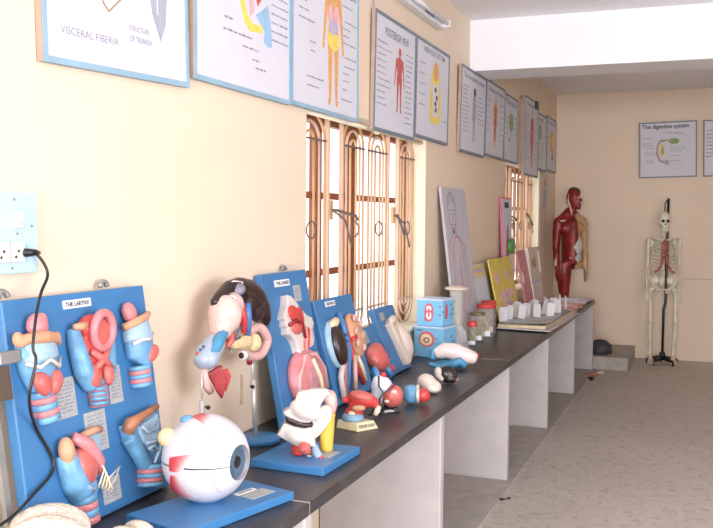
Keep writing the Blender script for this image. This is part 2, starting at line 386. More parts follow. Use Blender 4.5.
# 1 visceral chart (nearest, cut by the top and left of the picture)
p = poster('wall_poster', 'nearest framed chart with pale outlined organ and grey leaf-shaped lung drawing', frame((.003, 2.005, 2.050), (0, 1, .040), (0, -.04, 1)), .745, .72, rnd)
g = MB(); stroke(g, [(.215, .34), (.235, .27), (.275, .205), (.30, .185), (.36, .23), (.42, .265), (.43, .34), (.41, .45)], .006, ZP, ink_br)
stroke(g, [(.31, .30), (.35, .33), (.39, .29)], .004, ZP, ink_v); g.build('organ_drawing', parent=p)
g = MB(); g.prism([(.50, .50), (.505, .34), (.53, .22), (.575, .135), (.605, .19), (.62, .31), (.615, .50)], ZP, ZP+.0008, ink_gy)
for a, bb in (((.56, .22), (.555, .46)), ((.558, .30), (.525, .36)), ((.557, .30), (.60, .38))): stroke(g, [a, bb], .007, ZP+.001, M_paper)
g.build('lung_drawing', parent=p)
text('VISCERAL FIBERIA', .27, .022, M_inkg, p, 'title', .075, .088, ZP)
text('STRUCTURE', .11, .016, M_inkg, p, 'caption', .40, .145, ZP); text('OF TRUNKEA', .12, .018, M_inkg, p, 'caption', .405, .112, ZP)
# 2 ear / pelvis chart
p = poster('wall_poster', 'second framed chart with yellow curved bone, red wedge and pale blue column', wallM(2.815, 2.118), .795, .68, rnd)
g = MB(); g.prism([(.30, .50), (.33, .36), (.38, .27), (.42, .245), (.52, .255), (.53, .285), (.44, .28), (.40, .31), (.36, .39), (.335, .50)], ZP, ZP+.0008, ink_y)
g.prism([(.455, .43), (.53, .40), (.485, .355)], ZP, ZP+.0012, ink_r); g.prism([(.40, .46), (.455, .43), (.46, .33), (.42, .30)], ZP, ZP+.0006, ink_pk)
g.prism([(.53, .35), (.575, .38), (.60, .32), (.615, .215), (.575, .21), (.54, .225), (.545, .27), (.47, .32)], ZP, ZP+.001, ink_b); g.build('figure_drawing', parent=p)
captions(p, [(.05, .26, .39), (.05, .29, .355), (.22, .28, .26), (.21, .44, .215), (.36, .50, .175), (.44, .50, .135), (.47, .56, .105)]+[(.61, .77, .46-.036*i) for i in range(7)])
# 3 big body chart
p = poster('wall_poster', 'third framed chart with large orange standing body and the word System', wallM(3.625, 2.125), .805, .69, rnd)
g = MB(); person2d(g, (.475, .055), .635, ZP, ink_o); g.build('figure_drawing', parent=p)
g = MB(); g.prism(ell2((.475, .36), .075, .05), ZP+.0014, ZP+.002, ink_y); g.prism(ell2((.44, .47), .03, .06), ZP+.0014, ZP+.002, ink_pk); g.prism(ell2((.51, .47), .03, .06), ZP+.0014, ZP+.002, ink_pk)
g.prism(ell2((.475, .42), .05, .035), ZP+.0022, ZP+.0027, ink_v); g.build('organ_drawing', parent=p)
text('System', .21, .062, M_ink, p, 'title', .565, .585, ZP, .006)
captions(p, [(.08, .24, .60), (.08, .16, .475), (.08, .19, .435), (.08, .25, .395), (.20, .27, .305), (.21, .26, .265), (.17, .36, .145), (.17, .30, .105), (.59, .72, .55), (.62, .78, .475), (.60, .70, .44), (.60, .68, .405), (.60, .78, .37), (.62, .79, .30), (.62, .76, .255), (.60, .68, .22), (.60, .68, .185), (.60, .66, .14), (.58, .72, .09)])
# 4 / 5
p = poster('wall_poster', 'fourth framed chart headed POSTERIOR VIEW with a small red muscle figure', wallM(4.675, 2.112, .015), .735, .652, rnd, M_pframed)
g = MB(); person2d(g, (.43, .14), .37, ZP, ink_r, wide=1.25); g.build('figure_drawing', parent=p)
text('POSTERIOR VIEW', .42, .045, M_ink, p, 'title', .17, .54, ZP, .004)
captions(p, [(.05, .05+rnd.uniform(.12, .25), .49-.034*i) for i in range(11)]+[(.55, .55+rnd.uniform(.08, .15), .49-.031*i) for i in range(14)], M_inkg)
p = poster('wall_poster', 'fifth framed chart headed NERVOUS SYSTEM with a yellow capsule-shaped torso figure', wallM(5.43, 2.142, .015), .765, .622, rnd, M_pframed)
g = MB(); g.prism([(.33, .12), (.55, .12), (.57, .30), (.52, .44), (.47, .52), (.41, .52), (.35, .44), (.32, .30)], ZP, ZP+.0007, ink_y); g.prism(ell2((.44, .46), .055, .06), ZP+.0008, ZP+.0014, ink_o)
g.prism([(.37, .38), (.52, .38), (.50, .16), (.39, .16)], ZP+.0008, ZP+.0013, M_paper)
for v in (.34, .29, .25, .21): g.prism(ell2((.45+.02*math.sin(v*90), v), .022, .018), ZP+.0015, ZP+.002, M_ink)
g.build('figure_drawing', parent=p); text('NERVOUS SYSTEM', .47, .035, M_ink, p, 'title', .17, .55, ZP, .004)
captions(p, [(.08, .20, .47-.065*i) for i in range(5)]+[(.60, .72, .15)], M_inkg)
# six charts of the far run
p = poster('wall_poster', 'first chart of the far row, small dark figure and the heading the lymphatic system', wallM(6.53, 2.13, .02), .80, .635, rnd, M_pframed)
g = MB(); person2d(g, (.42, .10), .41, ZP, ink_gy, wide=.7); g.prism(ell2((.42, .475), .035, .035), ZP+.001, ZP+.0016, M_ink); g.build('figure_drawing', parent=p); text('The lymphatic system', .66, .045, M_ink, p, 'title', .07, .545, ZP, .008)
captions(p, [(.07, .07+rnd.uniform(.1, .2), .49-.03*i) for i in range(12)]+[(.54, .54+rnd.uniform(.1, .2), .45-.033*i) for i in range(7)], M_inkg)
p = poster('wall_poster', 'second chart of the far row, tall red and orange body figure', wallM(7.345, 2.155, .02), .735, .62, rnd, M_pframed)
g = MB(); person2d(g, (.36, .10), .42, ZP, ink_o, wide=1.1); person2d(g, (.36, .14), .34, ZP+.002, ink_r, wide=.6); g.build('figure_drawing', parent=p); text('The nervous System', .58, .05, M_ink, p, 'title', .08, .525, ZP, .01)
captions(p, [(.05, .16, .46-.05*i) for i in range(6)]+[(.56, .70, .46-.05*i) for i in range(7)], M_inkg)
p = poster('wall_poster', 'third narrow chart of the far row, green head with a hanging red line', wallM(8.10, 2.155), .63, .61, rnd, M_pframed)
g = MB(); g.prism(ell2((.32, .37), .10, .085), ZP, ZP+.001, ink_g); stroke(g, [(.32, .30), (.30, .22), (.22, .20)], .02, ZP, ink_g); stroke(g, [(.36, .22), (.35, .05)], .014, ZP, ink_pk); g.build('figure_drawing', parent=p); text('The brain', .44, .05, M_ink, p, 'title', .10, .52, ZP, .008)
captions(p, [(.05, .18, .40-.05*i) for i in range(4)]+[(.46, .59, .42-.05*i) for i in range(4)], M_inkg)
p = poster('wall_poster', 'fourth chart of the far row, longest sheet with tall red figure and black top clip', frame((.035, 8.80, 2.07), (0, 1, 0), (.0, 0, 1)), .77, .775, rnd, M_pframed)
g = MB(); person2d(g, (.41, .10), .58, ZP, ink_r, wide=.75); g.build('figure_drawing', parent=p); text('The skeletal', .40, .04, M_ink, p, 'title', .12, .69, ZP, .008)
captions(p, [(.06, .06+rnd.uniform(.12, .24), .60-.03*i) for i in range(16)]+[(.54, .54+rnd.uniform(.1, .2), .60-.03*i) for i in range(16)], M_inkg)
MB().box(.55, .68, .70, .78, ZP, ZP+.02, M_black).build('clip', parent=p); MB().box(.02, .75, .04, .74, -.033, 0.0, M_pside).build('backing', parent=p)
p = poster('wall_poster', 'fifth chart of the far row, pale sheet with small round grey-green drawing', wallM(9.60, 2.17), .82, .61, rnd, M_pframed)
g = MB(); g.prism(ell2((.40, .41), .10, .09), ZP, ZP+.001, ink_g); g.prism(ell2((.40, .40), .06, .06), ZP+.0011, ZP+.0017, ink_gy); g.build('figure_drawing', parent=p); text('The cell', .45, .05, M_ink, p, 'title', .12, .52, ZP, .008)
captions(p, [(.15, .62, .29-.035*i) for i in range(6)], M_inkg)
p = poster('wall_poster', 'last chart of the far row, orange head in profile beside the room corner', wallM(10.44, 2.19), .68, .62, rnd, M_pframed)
g = MB(); g.prism([(.25, .42), (.35, .47), (.50, .44), (.55, .34), (.50, .26), (.48, .19), (.34, .19), (.33, .25), (.24, .24), (.27, .32)], ZP, ZP+.001, ink_o); g.prism(ell2((.42, .36), .09, .08), ZP+.001, ZP+.0017, ink_y); g.prism([(.33, .19), (.48, .19), (.46, .14), (.36, .14)], ZP, ZP+.001, ink_r); g.build('figure_drawing', parent=p)
text('The human head', .52, .04, M_ink, p, 'title', .06, .54, ZP, .008); captions(p, [(.05, .2, .45-.07*i) for i in range(4)], M_inkg)
# back wall
p = poster('wall_poster', 'framed digestive chart on the back wall above the skeleton', frame((.978, YB-.01, 2.128), (1, 0, .022), (0, -.02, 1)), .635, .645, rnd, M_pframed, group='framed charts on the back wall', fw_=.014)
g = MB(); stroke(g, [(.30, .43), (.23, .42), (.205, .36), (.20, .27), (.23, .20), (.29, .17), (.31, .19)], .02, ZP, ink_br); g.prism(ell2((.255, .315), .024, .075), ZP, ZP+.001, ink_y); stroke(g, [(.24, .435), (.36, .43)], .014, ZP, ink_g); g.prism(ell2((.385, .42), .06, .035), ZP, ZP+.001, ink_g); g.prism(ell2((.26, .31), .012, .05), ZP+.0012, ZP+.0018, ink_br); g.prism(ell2((.31, .175), .025, .03), ZP, ZP+.001, ink_gy); g.build('figure_drawing', parent=p)
text('The digestive system', .52, .062, M_ink, p, 'title', .03, .555, ZP, .025)
captions(p, [(.03, .13, .455), (.04, .15, .395), (.03, .16, .37), (.04, .17, .34), (.06, .16, .29), (.08, .18, .265), (.08, .15, .20), (.08, .17, .175), (.27, .46, .515), (.38, .5, .50), (.34, .5, .35), (.35, .52, .325), (.34, .48, .30), (.33, .45, .25), (.34, .46, .19)], M_inkg, .008)
p = poster('wall_poster', 'framed text chart on the back wall, cut by the right picture edge', frame((1.68, YB-.01, 2.14), (1, 0, .02), (0, -.02, 1)), .64, .645, rnd, M_pframed, group='framed charts on the back wall', fw_=.014)
captions(p, [(.03, .03+rnd.uniform(.3, .5), .52-.042*i) for i in range(8)], M_ink)
# strip chart near the corner
sp = thing('wall_strip_chart', 'narrow faded paper strip chart on the left wall beside the corner', 'poster', M=wallM(10.15, 1.33))
MB().box(0, .5, 0, .82, 0, .006, mat('faded_paper', (.66, .56, .44), .6)).build('sheet', parent=sp)
g = MB(); g.prism(ell2((.3, .72), .05, .05), .007, .008, ink_br); g.prism(ell2((.3, .58), .10, .07), .007, .008, ink_b); g.prism(ell2((.28, .48), .12, .04), .007, .008, ink_v)
for i in range(9): lines(g, .15, .42, .36-.035*i, .012, .007, ink_pk, rnd)
g.build('figure_drawing', parent=sp)

# tube light on the wall
tl = thing('tube_light', 'white wall-mounted fluorescent batten above the fourth and fifth charts', 'lamp', (0, 4.7, 2.90))
MB().box(0.002, .055, 0, 1.22, .0, .06, mat('lamp_white', (.82, .83, .85), .4)).build('batten', parent=tl, bevel=.006)
MB().tube([(.085, .05, .03), (.085, 1.17, .03)], .014, mat('tube_glass', (.86, .87, .9), .2), 10).build('tube', parent=tl)
for y in (.03, 1.19): MB().box(.055, .10, y-.015, y+.015, .01, .05, M_labelw).build('lamp_holder', parent=tl)
MB().box(.056, .058, .75, .95, .02, .04, M_inkg).build('rating_label', parent=tl)
tag(MB().tube([(.006, 4.66, 3.13), (.006, 4.665, 2.78)], .004, mat('wire_grey', (.5, .5, .5), .5), 6).build('wire'), 'thin grey wire running down the wall to the fourth chart', 'wire')

# ------------------------------------------------------------------ switch panel, plug and cable
M_sw = mat('switch_plate_blue', (.47, .68, .82), .35, .03)
sw = thing('switch_panel', 'pale blue switch panel with white sockets at the left picture edge', 'switch panel', M=wallM(1.705, 1.475))
MB().box(0, .28, 0, .215, 0, .03, M_sw).build('plate', parent=sw, bevel=.004)
MB().box(.185, .215, .12, .165, .03, .042, P_white).build('switch', parent=sw, bevel=.003)
MB().box(.192, .208, .135, .155, .042, .05, P_white).build('rocker', parent=sw, bevel=.003)
for u0 in (.115, .168):
    s_ = MB().box(u0, u0+.05, .03, .085, .03, .042, P_white).build('socket', parent=sw, bevel=.003)
    MB().tube([(u0+.025, .06, .0415), (u0+.025, .06, .0425)], .004, M_black, 8).tube([(u0+.015, .045, .0415), (u0+.015, .045, .0425)], .004, M_black, 8).build('hole', parent=s_)
for (u, v) in ((.19, .195), (.255, .125), (.18, .015), (.2, .105), (.10, .195)): MB().tube([(u, v, .03), (u, v, .033)], .0035, M_grey, 8).build('screw', parent=sw)
# ------------------------------------------------------------------ boards leaning on the wall
def boardM(y0, xt, zt, xb, th=.0):
    a = (xb-xt)/math.hypot(xb-xt, zt-ZT)
    return frame((xb, y0, ZT+.001+th*a), (0, 1, 0), (xt-xb, 0, zt-ZT))
def board(name, label, y0, w, xt, zt, xb, h, th=.034, m=M_blue, cat='model board', group=None):
    root = thing(name, label, cat, M=boardM(y0, xt, zt, xb, th), group=group)
    MB().box(0, w, 0, h, -th, 0, m).build('board', parent=root, bevel=.004)
    return root
def paper(root, pts, n=6, m=M_label):
    q = MB(); q.prism(pts, .0, .0018, m); q.build('text_label', parent=root)
    k = MB(); u0, u1 = pts[0][0], pts[2][0]; v0, v1 = min(a[1] for a in pts), max(a[1] for a in pts)
    for i in range(n): lines(k, u0+.012, u1-.010, v1-.014-(v1-v0-.02)*i/n, .004, .0019, M_inkg, rnd)
    k.build('label_print', parent=root)
def nameplate(root, u0, u1, v0, v1, s):
    MB().box(u0, u1, v0, v1, 0, .003, M_labelw).build('name_label', parent=root)
    text(s, (u1-u0)*.88, (v1-v0)*.56, M_ink, root, 'name_print', u0+(u1-u0)*.06, v0+(v1-v0)*.22, .0036, .045)
def hook(root, u, h): MB().tube([(u+.017*math.cos(a), h+.008+.017*math.sin(a), -.02) for a in [PI*i/8 for i in range(9)]], .008, M_grey, 6).build('hanger', parent=root)

lar = board('larynx_board', 'large blue board with five larynx models and a THE LARYNX label', 1.81, .625, .045, 1.403, .14, .645)
nameplate(lar, .232, .352, .602, .626, 'THE LARYNX'); hook(lar, .03, .645); hook(lar, .45, .645)
paper(lar, [(.15, .305), (.15, .415), (.235, .415), (.235, .305)], 9); paper(lar, [(.385, .305), (.385, .415), (.447, .415), (.447, .305)], 9)
paper(lar, [(.258, .185), (.258, .302), (.352, .302), (.352, .185)], 9); paper(lar, [(.297, .03), (.297, .10), (.38, .10), (.38, .03)], 6); paper(lar, [(.02, .02), (.02, .09), (.085, .09), (.085, .02)], 5)
def reliefs():
    def rings(root, a, b, r, n, m0, m1):
        a = Vector(a); b = Vector(b)
        for i in range(n):
            p, q = a+(b-a)*(i/n), a+(b-a)*((i+1)/n)
            MB().tube([p, p+(q-p)*.1, q-(q-p)*.1, q], [r*.93, r, r, r*.93], (m0, m1)[i % 2], 16).build('trachea_ring', parent=root)
    # A front view, top left
    r = bpy.data.objects.new('larynx_relief', None); COL.objects.link(r); r.parent = lar; r['label'] = 'upper left larynx in front view'
    q = MB(); q.tube([(.085, .535, .012), (.085, .50, .015), (.087, .45, .015), (.09, .40, .012)], [.062, .070, .062, .040], n=18, flat=(1, .6)); q.blob('cartilage', P_lblue, r, .005, 3)
    q = MB(); q.tube([(.085, .545, .012), (.086, .50, .017), (.087, .475, .018)], [.060, .068, .066], n=18, flat=(1, .62)); q.blob('membrane', P_pale, r, .005, 3)
    q = MB(); q.tube([(.012, .528, .028), (.03, .54, .04), (.085, .538, .052), (.14, .53, .04), (.162, .515, .026)], [.012, .015, .018, .015, .011], n=12); q.ell((.012, .542, .028), (.014, .021, .015)); q.ell((.153, .53, .03), (.013, .018, .014)); q.blob('hyoid_bone', P_flesh, r, .004, 2)
    q = MB(); q.ell((.092, .568, .025), (.034, .036, .024)); q.ell((.105, .585, .03), (.018, .018, .014)); q.blob('epiglottis', P_pink, r, .004, 2)
    q = MB(); q.ell((.062, .418, .045), (.026, .036, .018), rot=(0, 0, 30)); q.build('muscle', P_salm, r); q = MB(); q.ell((.108, .415, .045), (.024, .036, .018), rot=(0, 0, -30)); q.build('muscle', P_salm, r)
    MB().tube([(.02, .478, .035), (.05, .462, .055), (.085, .478, .058), (.12, .455, .055), (.15, .475, .035)], .006, P_white, 8).build('ridge', parent=r)
    rings(r, (.085, .40, .018), (.098, .315, .016), .034, 5, P_lblue, P_pink)
    # B open back view, top centre
    r = bpy.data.objects.new('larynx_relief', None); COL.objects.link(r); r.parent = lar; r['label'] = 'upper middle larynx opened to show red folds'
    q = MB(); q.tube([(.245, .545, .012), (.243, .48, .022), (.255, .42, .024), (.285, .375, .02)], [.02, .026, .03, .026], n=14); q.tube([(.395, .54, .012), (.39, .48, .02), (.37, .42, .022), (.335, .375, .02)], [.015, .018, .024, .024], n=14); q.ell((.305, .385, .012), (.05, .028, .024)); q.blob('cartilage', P_lblue, r, .005, 3)
    q = MB(); q.ell((.315, .46, .018), (.062, .085, .024)); q.ell((.32, .54, .02), (.058, .04, .03)); q.blob('mucosa', P_red, r, .005, 3)
    MB().tube([(.33+.043*math.cos(2*PI*i/22), .527+.05*math.sin(2*PI*i/22), .05+.008*math.sin(2*PI*i/22)) for i in range(22)], .013, P_pink, 10, closed=True).build('epiglottis_rim', parent=r)
    MB().ell((.33, .527, .044), (.036, .042, .010), P_salm).build('opening', parent=r)
    for s in (-1, 1): MB().tube([(.315-s*.04, .475, .042), (.315, .445, .05), (.315+s*.045, .415, .04)], [.009, .012, .009], P_salm, 10).build('fold', parent=r)
    MB().ell((.278, .405, .04), (.028, .035, .015), P_salm, rot=(0, 0, 15)).build('muscle', parent=r); MB().ell((.34, .40, .04), (.022, .032, .014), P_salm).build('muscle', parent=r)
    MB().tube([(.228, .55, .03), (.25, .548, .036), (.275, .552, .036)], [.008, .012, .01], P_flesh, 10).build('horn', parent=r); MB().tube([(.37, .55, .034), (.392, .545, .034), (.41, .535, .028)], [.01, .012, .008], P_flesh, 10).build('horn', parent=r)
    MB().tube([(.315, .372, .014), (.318, .315, .012)], [.030, .029], P_pink, 16).build('trachea', parent=r)
    for i in range(4): MB().tube([(.283, .367-.014*i, .014), (.29, .366-.014*i, .038), (.312, .365-.014*i, .048)], .0055, P_lblue, 8).build('trachea_ring', parent=r)
    # C side view, top right
    r = bpy.data.objects.new('larynx_relief', None); COL.objects.link(r); r.parent = lar; r['label'] = 'upper right larynx in side view'
    q = MB(); q.tube([(.535, .525, .012), (.535, .48, .018), (.537, .42, .018), (.525, .40, .014)], [.058, .060, .058, .046], n=18, flat=(1, .6)); q.blob('cartilage', P_lblue, r, .005, 3)
    q = MB(); q.tube([(.535, .535, .012), (.533, .475, .02)], [.058, .063], n=18, flat=(1, .6)); q.blob('membrane', P_pale, r, .005, 3)
    q = MB(); q.tube([(.458, .523, .026), (.50, .535, .044), (.555, .545, .042), (.60, .553, .022)], [.011, .013, .012, .009], n=12); q.build('hyoid_bone', P_flesh, r)
    MB().ell((.500, .565, .024), (.026, .034, .02), P_pink, rot=(0, 0, 20)).build('epiglottis', parent=r)
    MB().ell((.562, .430, .045), (.036, .022, .014), P_salm, rot=(0, 0, 28)).build('muscle', parent=r)
    MB().tube([(.475, .47, .04), (.51, .478, .052), (.55, .475, .05), (.59, .49, .035)], .006, P_white, 8).build('ridge', parent=r)
    rings(r, (.520, .40, .018), (.522, .335, .016), .036, 5, P_lblue, P_pink)
    # D opened, bottom left
    r = bpy.data.objects.new('larynx_relief', None); COL.objects.link(r); r.parent = lar; r.location = (.022, 0, 0); r['label'] = 'lower left larynx cut open with yellow nerves'
    q = MB(); q.tube([(.125, .215, .014), (.13, .17, .02), (.145, .125, .02), (.165, .095, .016)], [.03, .034, .038, .036], n=14); q.ell((.185, .105, .018), (.045, .04, .028)); q.blob('cartilage', P_lblue, r, .005, 3)
    q = MB(); q.ell((.175, .165, .026), (.052, .058, .032), rot=(0, 0, 20)); q.build('muscle', P_salm, r)
    MB().tube([(.145, .255, .03), (.185, .225, .045), (.225, .17, .045), (.235, .135, .035)], [.016, .020, .016, .01], P_pink, 12).build('epiglottis', parent=r)
    q = MB(); q.ell((.115, .225, .03), (.022, .038, .022)); q.build('hyoid_bone', P_flesh, r); MB().tube([(.19, .248, .022), (.24, .254, .026), (.275, .25, .02)], .011, P_flesh, 10).build('horn', parent=r)
    q = MB(); q.prism([(.19, .245), (.275, .25), (.27, .17), (.245, .125), (.215, .19)], 0, .022, P_pale); q.build('thyroid_plate', parent=r, bevel=.008)
    MB().tube([(.13, .155, .04), (.155, .115, .05), (.185, .10, .045)], .008, P_pale, 8).build('ridge', parent=r)
    nv = MB()
    for i in range(5): nv.tube([(.215+.006*i, .17-.012*i, .055), (.235+.004*i, .145-.012*i, .05), (.21+.012*i, .115-.008*i, .05), (.205+.012*i, .10-.006*i, .045)], .0028, P_cream, 6)
    nv.build('nerve', parent=r); MB().tube([(.235, .10, .03), (.27, .115, .04), (.305, .135, .05), (.285, .10, .04), (.24, .075, .03)], .003, P_white, 6).build('wire_loop', parent=r)
    rings(r, (.172, .09, .018), (.178, .012, .016), .036, 4, P_lblue, P_pink)
    # E plain, bottom right
    r = bpy.data.objects.new('larynx_relief', None); COL.objects.link(r); r.parent = lar; r['label'] = 'lower right larynx with brown rim'
    q = MB(); q.prism([(.400, .235), (.568, .25), (.562, .16), (.550, .09), (.475, .085), (.445, .14), (.415, .19)], 0, .036); q.tube([(.42, .2, .02), (.45, .15, .024), (.485, .1, .02)], .026, n=12); q.blob('cartilage', P_lblue, r, .005, 5)
    q = MB(); q.prism([(.445, .225), (.555, .243), (.548, .17), (.50, .135), (.462, .17)], .02, .046); q.blob('membrane', P_pale, r, .005, 4)
    MB().tube([(.405, .215, .03), (.412, .24, .042), (.45, .248, .044), (.51, .255, .040), (.57, .262, .03)], [.018, .021, .014, .012, .010], P_brownr, 12).build('rim', parent=r)
    rd = MB()
    for pts in ([(.45, .225, .05), (.475, .20, .054), (.52, .20, .054), (.55, .225, .045)], [(.46, .17, .052), (.50, .165, .054), (.548, .17, .045)], [(.50, .10, .045), (.52, .13, .052), (.55, .155, .045)], [(.47, .15, .052), (.50, .155, .052), (.53, .12, .05)]): rd.tube(pts, .005, P_pale, 8)
    rd.build('ridge', parent=r)
    rings(r, (.512, .095, .016), (.500, .03, .014), .044, 5, P_lblue, P_pink)
reliefs()
# grey clamp stuck out beside the board, and the black cable
cl = thing('clamp_stand', 'grey clamp bar on a dark post at the left edge of the larynx board', 'clamp stand', M=boardM(1.81, .045, 1.403, .14))
MB().box(-.06, .016, .490, .522, .004, .03, M_grey).build('clamp_bar', parent=cl, bevel=.004); MB().box(-.06, -.012, .40, .485, -.02, .012, mat('dark_wood', (.10, .07, .05), .5)).build('clamp_block', parent=cl)
MB().box(-.05, -.03, .0, .49, -.035, -.021, M_grey).build('post', parent=cl)
Lm = boardM(1.81, .045, 1.403, .14)
cpts = [Vector((.035, 1.900, 1.530)), Vector((.045, 1.93, 1.53)), Vector((.06, 1.95, 1.505)), Vector((.07, 1.957, 1.468))]+[Lm @ Vector((u, v, w)) for (u, v, w) in ((.095, .66, .05), (.030, .605, .082), (.0, .524, .084), (.004, .487, .084), (-.010, .396, .06), (.055, .314, .010), (.100, .227, .010), (.092, .184, .012), (.004, .148, .018), (-.09, .12, .03), (-.20, .10, .02))]
def smooth(pts, n=6):
    out = []; P = [pts[0]]+list(pts)+[pts[-1]]
    for i in range(1, len(P)-2):
        a, b, c, d = P[i-1:i+3]
        for k in range(n):
            t = k/n; out.append(.5*((2*b)+(c-a)*t+(2*a-5*b+4*c-d)*t*t+(3*b-a-3*c+d)*t**3))
    return out+[pts[-1]]
cb = thing('power_cable', 'black power cable hanging from the switch panel over the larynx board', 'cable', (.035, 1.90, 1.53))
o = MB().tube([q-Vector((.035, 1.90, 1.53)) for q in smooth(cpts)], .0042, M_black, 8).build('cord', parent=cb)
MB().tube([(-.001, .0, 0), (.014, .0, 0), (.016, .03, 0), (.014, .05, -.002)], [.012, .012, .009, .005], M_black, 10).build('plug', parent=cb)

# tall nose board
tb = board('respiratory_board', 'tall blue board with a pink sectioned head and windpipe opening', 3.265, .435, .04, 1.39, .155, .635)
nameplate(tb, .105, .245, .575, .603, 'THE LUNGS'); hook(tb, .26, .635); paper(tb, [(.275, .50), (.275, .57), (.345, .57), (.345, .50)], 6)
q = MB(); q.prism([(.145, .535), (.175, .53), (.215, .50), (.27, .455), (.30, .435), (.345, .42), (.36, .395), (.335, .37), (.34, .33), (.32, .30), (.26, .29), (.25, .26), (.17, .26), (.165, .31), (.15, .34), (.125, .36), (.09, .375), (.10, .40), (.085, .41), (.10, .43), (.075, .44), (.105, .475), (.13, .50)], -.01, .035); q.blob('head_section', P_white, tb, .005, 2)
q = MB(); q.ell((.165, .455, .036), (.05, .035, .014), rot=(0, 0, -15)); q.ell((.225, .43, .036), (.03, .05, .012)); q.blob('nasal_cavity', P_red, tb, .004, 1); q = MB(); q.ell((.17, .39, .037), (.05, .026, .014), rot=(0, 0, -10)); q.build('tongue', P_salm, tb)
MB().tube([(.10, .41, .04), (.16, .425, .046), (.22, .41, .044), (.235, .34, .04)], .008, P_dred, 8).build('mouth_gap', parent=tb)
for k in range(4): MB().tube([(.245+.022*k, .40-.01*k, .036), (.235+.022*k, .35, .038), (.215+.022*k, .295, .034)], .006, (P_salm, P_lpink, P_red, P_lpink)[k], 8).build('throat_vessel', parent=tb)
q = MB(); q.ell((.20, .43, .045), (.012, .03, .008)); q.build('gland', P_dred, tb)
q = MB(); q.tube([(.205, .27, .02), (.205, .22, .02)], [.045, .06], n=14); q.ell((.235, .165, .018), (.165, .135, .055), rot=(0, 0, -12)); q.blob('lung_relief', P_pink, tb, .006, 3)
MB().tube([(.09, .10, .035), (.105, .19, .045), (.18, .265, .047), (.29, .265, .047), (.37, .19, .042), (.385, .10, .035)], .011, P_lpink, 10).build('rim', parent=tb)
q = MB(); q.ell((.22, .15, .063), (.065, .11, .014), rot=(0, 0, -8)); q.build('opening', mat('plastic_mauve', (.42, .20, .22), .4, .2, 20.), tb); MB().tube([(.20, .25, .075), (.235, .17, .08), (.25, .07, .075)], .010, P_cream, 8).build('windpipe', parent=tb)

# kidney board
kb = board('kidney_board', 'medium blue board with dark and sectioned kidneys and blood vessels', 3.745, .47, .06, 1.242, .185, .492)
nameplate(kb, .12, .235, .452, .476, 'KIDNEYS')
q = MB(); q.ell((.105, .275, .008), (.088, .118, .03)); q.blob('kidney_bed', P_pale, kb, .006, 2)
q = MB(); q.ell((.098, .265, .03), (.060, .098, .034), rot=(0, 0, 4)); q.build('dark_kidney', P_dark, kb); MB().ell((.115, .372, .028), (.05, .022, .02), P_cream, rot=(0, 0, 12)).build('adrenal_cap', parent=kb)
q = MB(); q.ell((.335, .285, .02), (.085, .115, .04), rot=(0, 0, 12)); q.blob('sectioned_kidney', P_flesh, kb, .006, 2)
for k in range(6): MB().ell((.330+.045*(1 if k % 2 else -.6)-.006*k, .37-.030*k, .056), (.024, .015, .008), P_lpink, rot=(0, 0, 30)).build('kidney_pyramid', parent=kb)
MB().tube([(.21, .41, .02), (.205, .33, .03), (.20, .22, .03), (.145, .13, .025), (.10, .03, .02)], [.015, .015, .015, .013, .012], P_blue, 10).build('vein', parent=kb)
MB().tube([(.225, .36, .025), (.23, .28, .03), (.225, .20, .03), (.25, .14, .03), (.31, .05, .022)], [.012, .013, .014, .013, .012], P_red, 10).build('artery', parent=kb)
MB().tube([(.235, .2, .04), (.21, .13, .035), (.185, .04, .025)], .012, P_lpink, 10).build('artery', parent=kb); MB().tube([(.11, .19, .03), (.06, .12, .02), (.045, .03, .02)], .015, P_white, 8).build('ureter', parent=kb); MB().tube([(.15, .2, .03), (.10, .12, .025), (.075, .03, .02)], .010, P_pink, 8).build('ureter', parent=kb)
MB().tube([(.285, .19, .03), (.315, .13, .03), (.345, .06, .02)], .012, P_cream, 8).build('ureter', parent=kb); MB().tube([(.20, .30, .035), (.16, .28, .05)], .012, P_blue, 8).build('renal_vein', parent=kb); MB().tube([(.24, .27, .04), (.28, .28, .05)], .011, P_red, 8).build('renal_artery', parent=kb)

# small bladder board and beige foot board
sb = board('bladder_board', 'small blue board with a round red veined bladder, between larger boards', 4.36, .215, .045, 1.05, .165, .30, .026)
paper(sb, [(.0201, .215), (.0201, .285), (.075, .285), (.075, .215)], 4)
q = MB(); q.ell((.025, .128, .035), (.098, .078, .052)); q.ell((.04, .08, .03), (.03, .035, .025)); q.blob('bladder', P_salm, sb, .005, 2)
vn = MB()
for pts in ([(.02, .165, .087), (.06, .18, .083), (.10, .175, .068)], [(.03, .17, .087), (.055, .14, .087), (.105, .135, .066)], [(.04, .20, .076), (.05, .165, .086), (.04, .12, .086)]): vn.tube([(a-.005, b2-.017, c) for a, b2, c in pts], .005, P_navy, 6)
vn.build('vein', parent=sb); MB().tube([(.05, .09, .04), (.055, .045, .05), (.06, .01, .05)], [.022, .02, .02], P_blue, 10).build('neck', parent=sb); MB().ell((.10, .045, .05), (.03, .025, .022), P_red).build('gland', parent=sb)
fb = board('foot_board', 'blue board with a long beige wedge-shaped relief, beside the blue boxes', 4.62, .335, .03, 1.12, .155, .376)
paper(fb, [(.07, .30), (.07, .345), (.13, .345), (.13, .30)], 4)
q = MB(); q.prism([(.10, .27), (.15, .305), (.215, .305), (.26, .25), (.31, .18), (.31, .12), (.25, .03), (.19, .02), (.17, .06), (.13, .19)], -.005, .04); q.ell((.16, .285, .035), (.06, .03, .02)); q.ell((.25, .16, .035), (.055, .1, .035), rot=(0, 0, 20)); q.blob('wedge_relief', P_ivory, fb, .006, 3)
MB().tube([(.12, .265, .055), (.16, .285, .058), (.19, .295, .05)], .005, P_flesh, 6).build('crease', parent=fb)
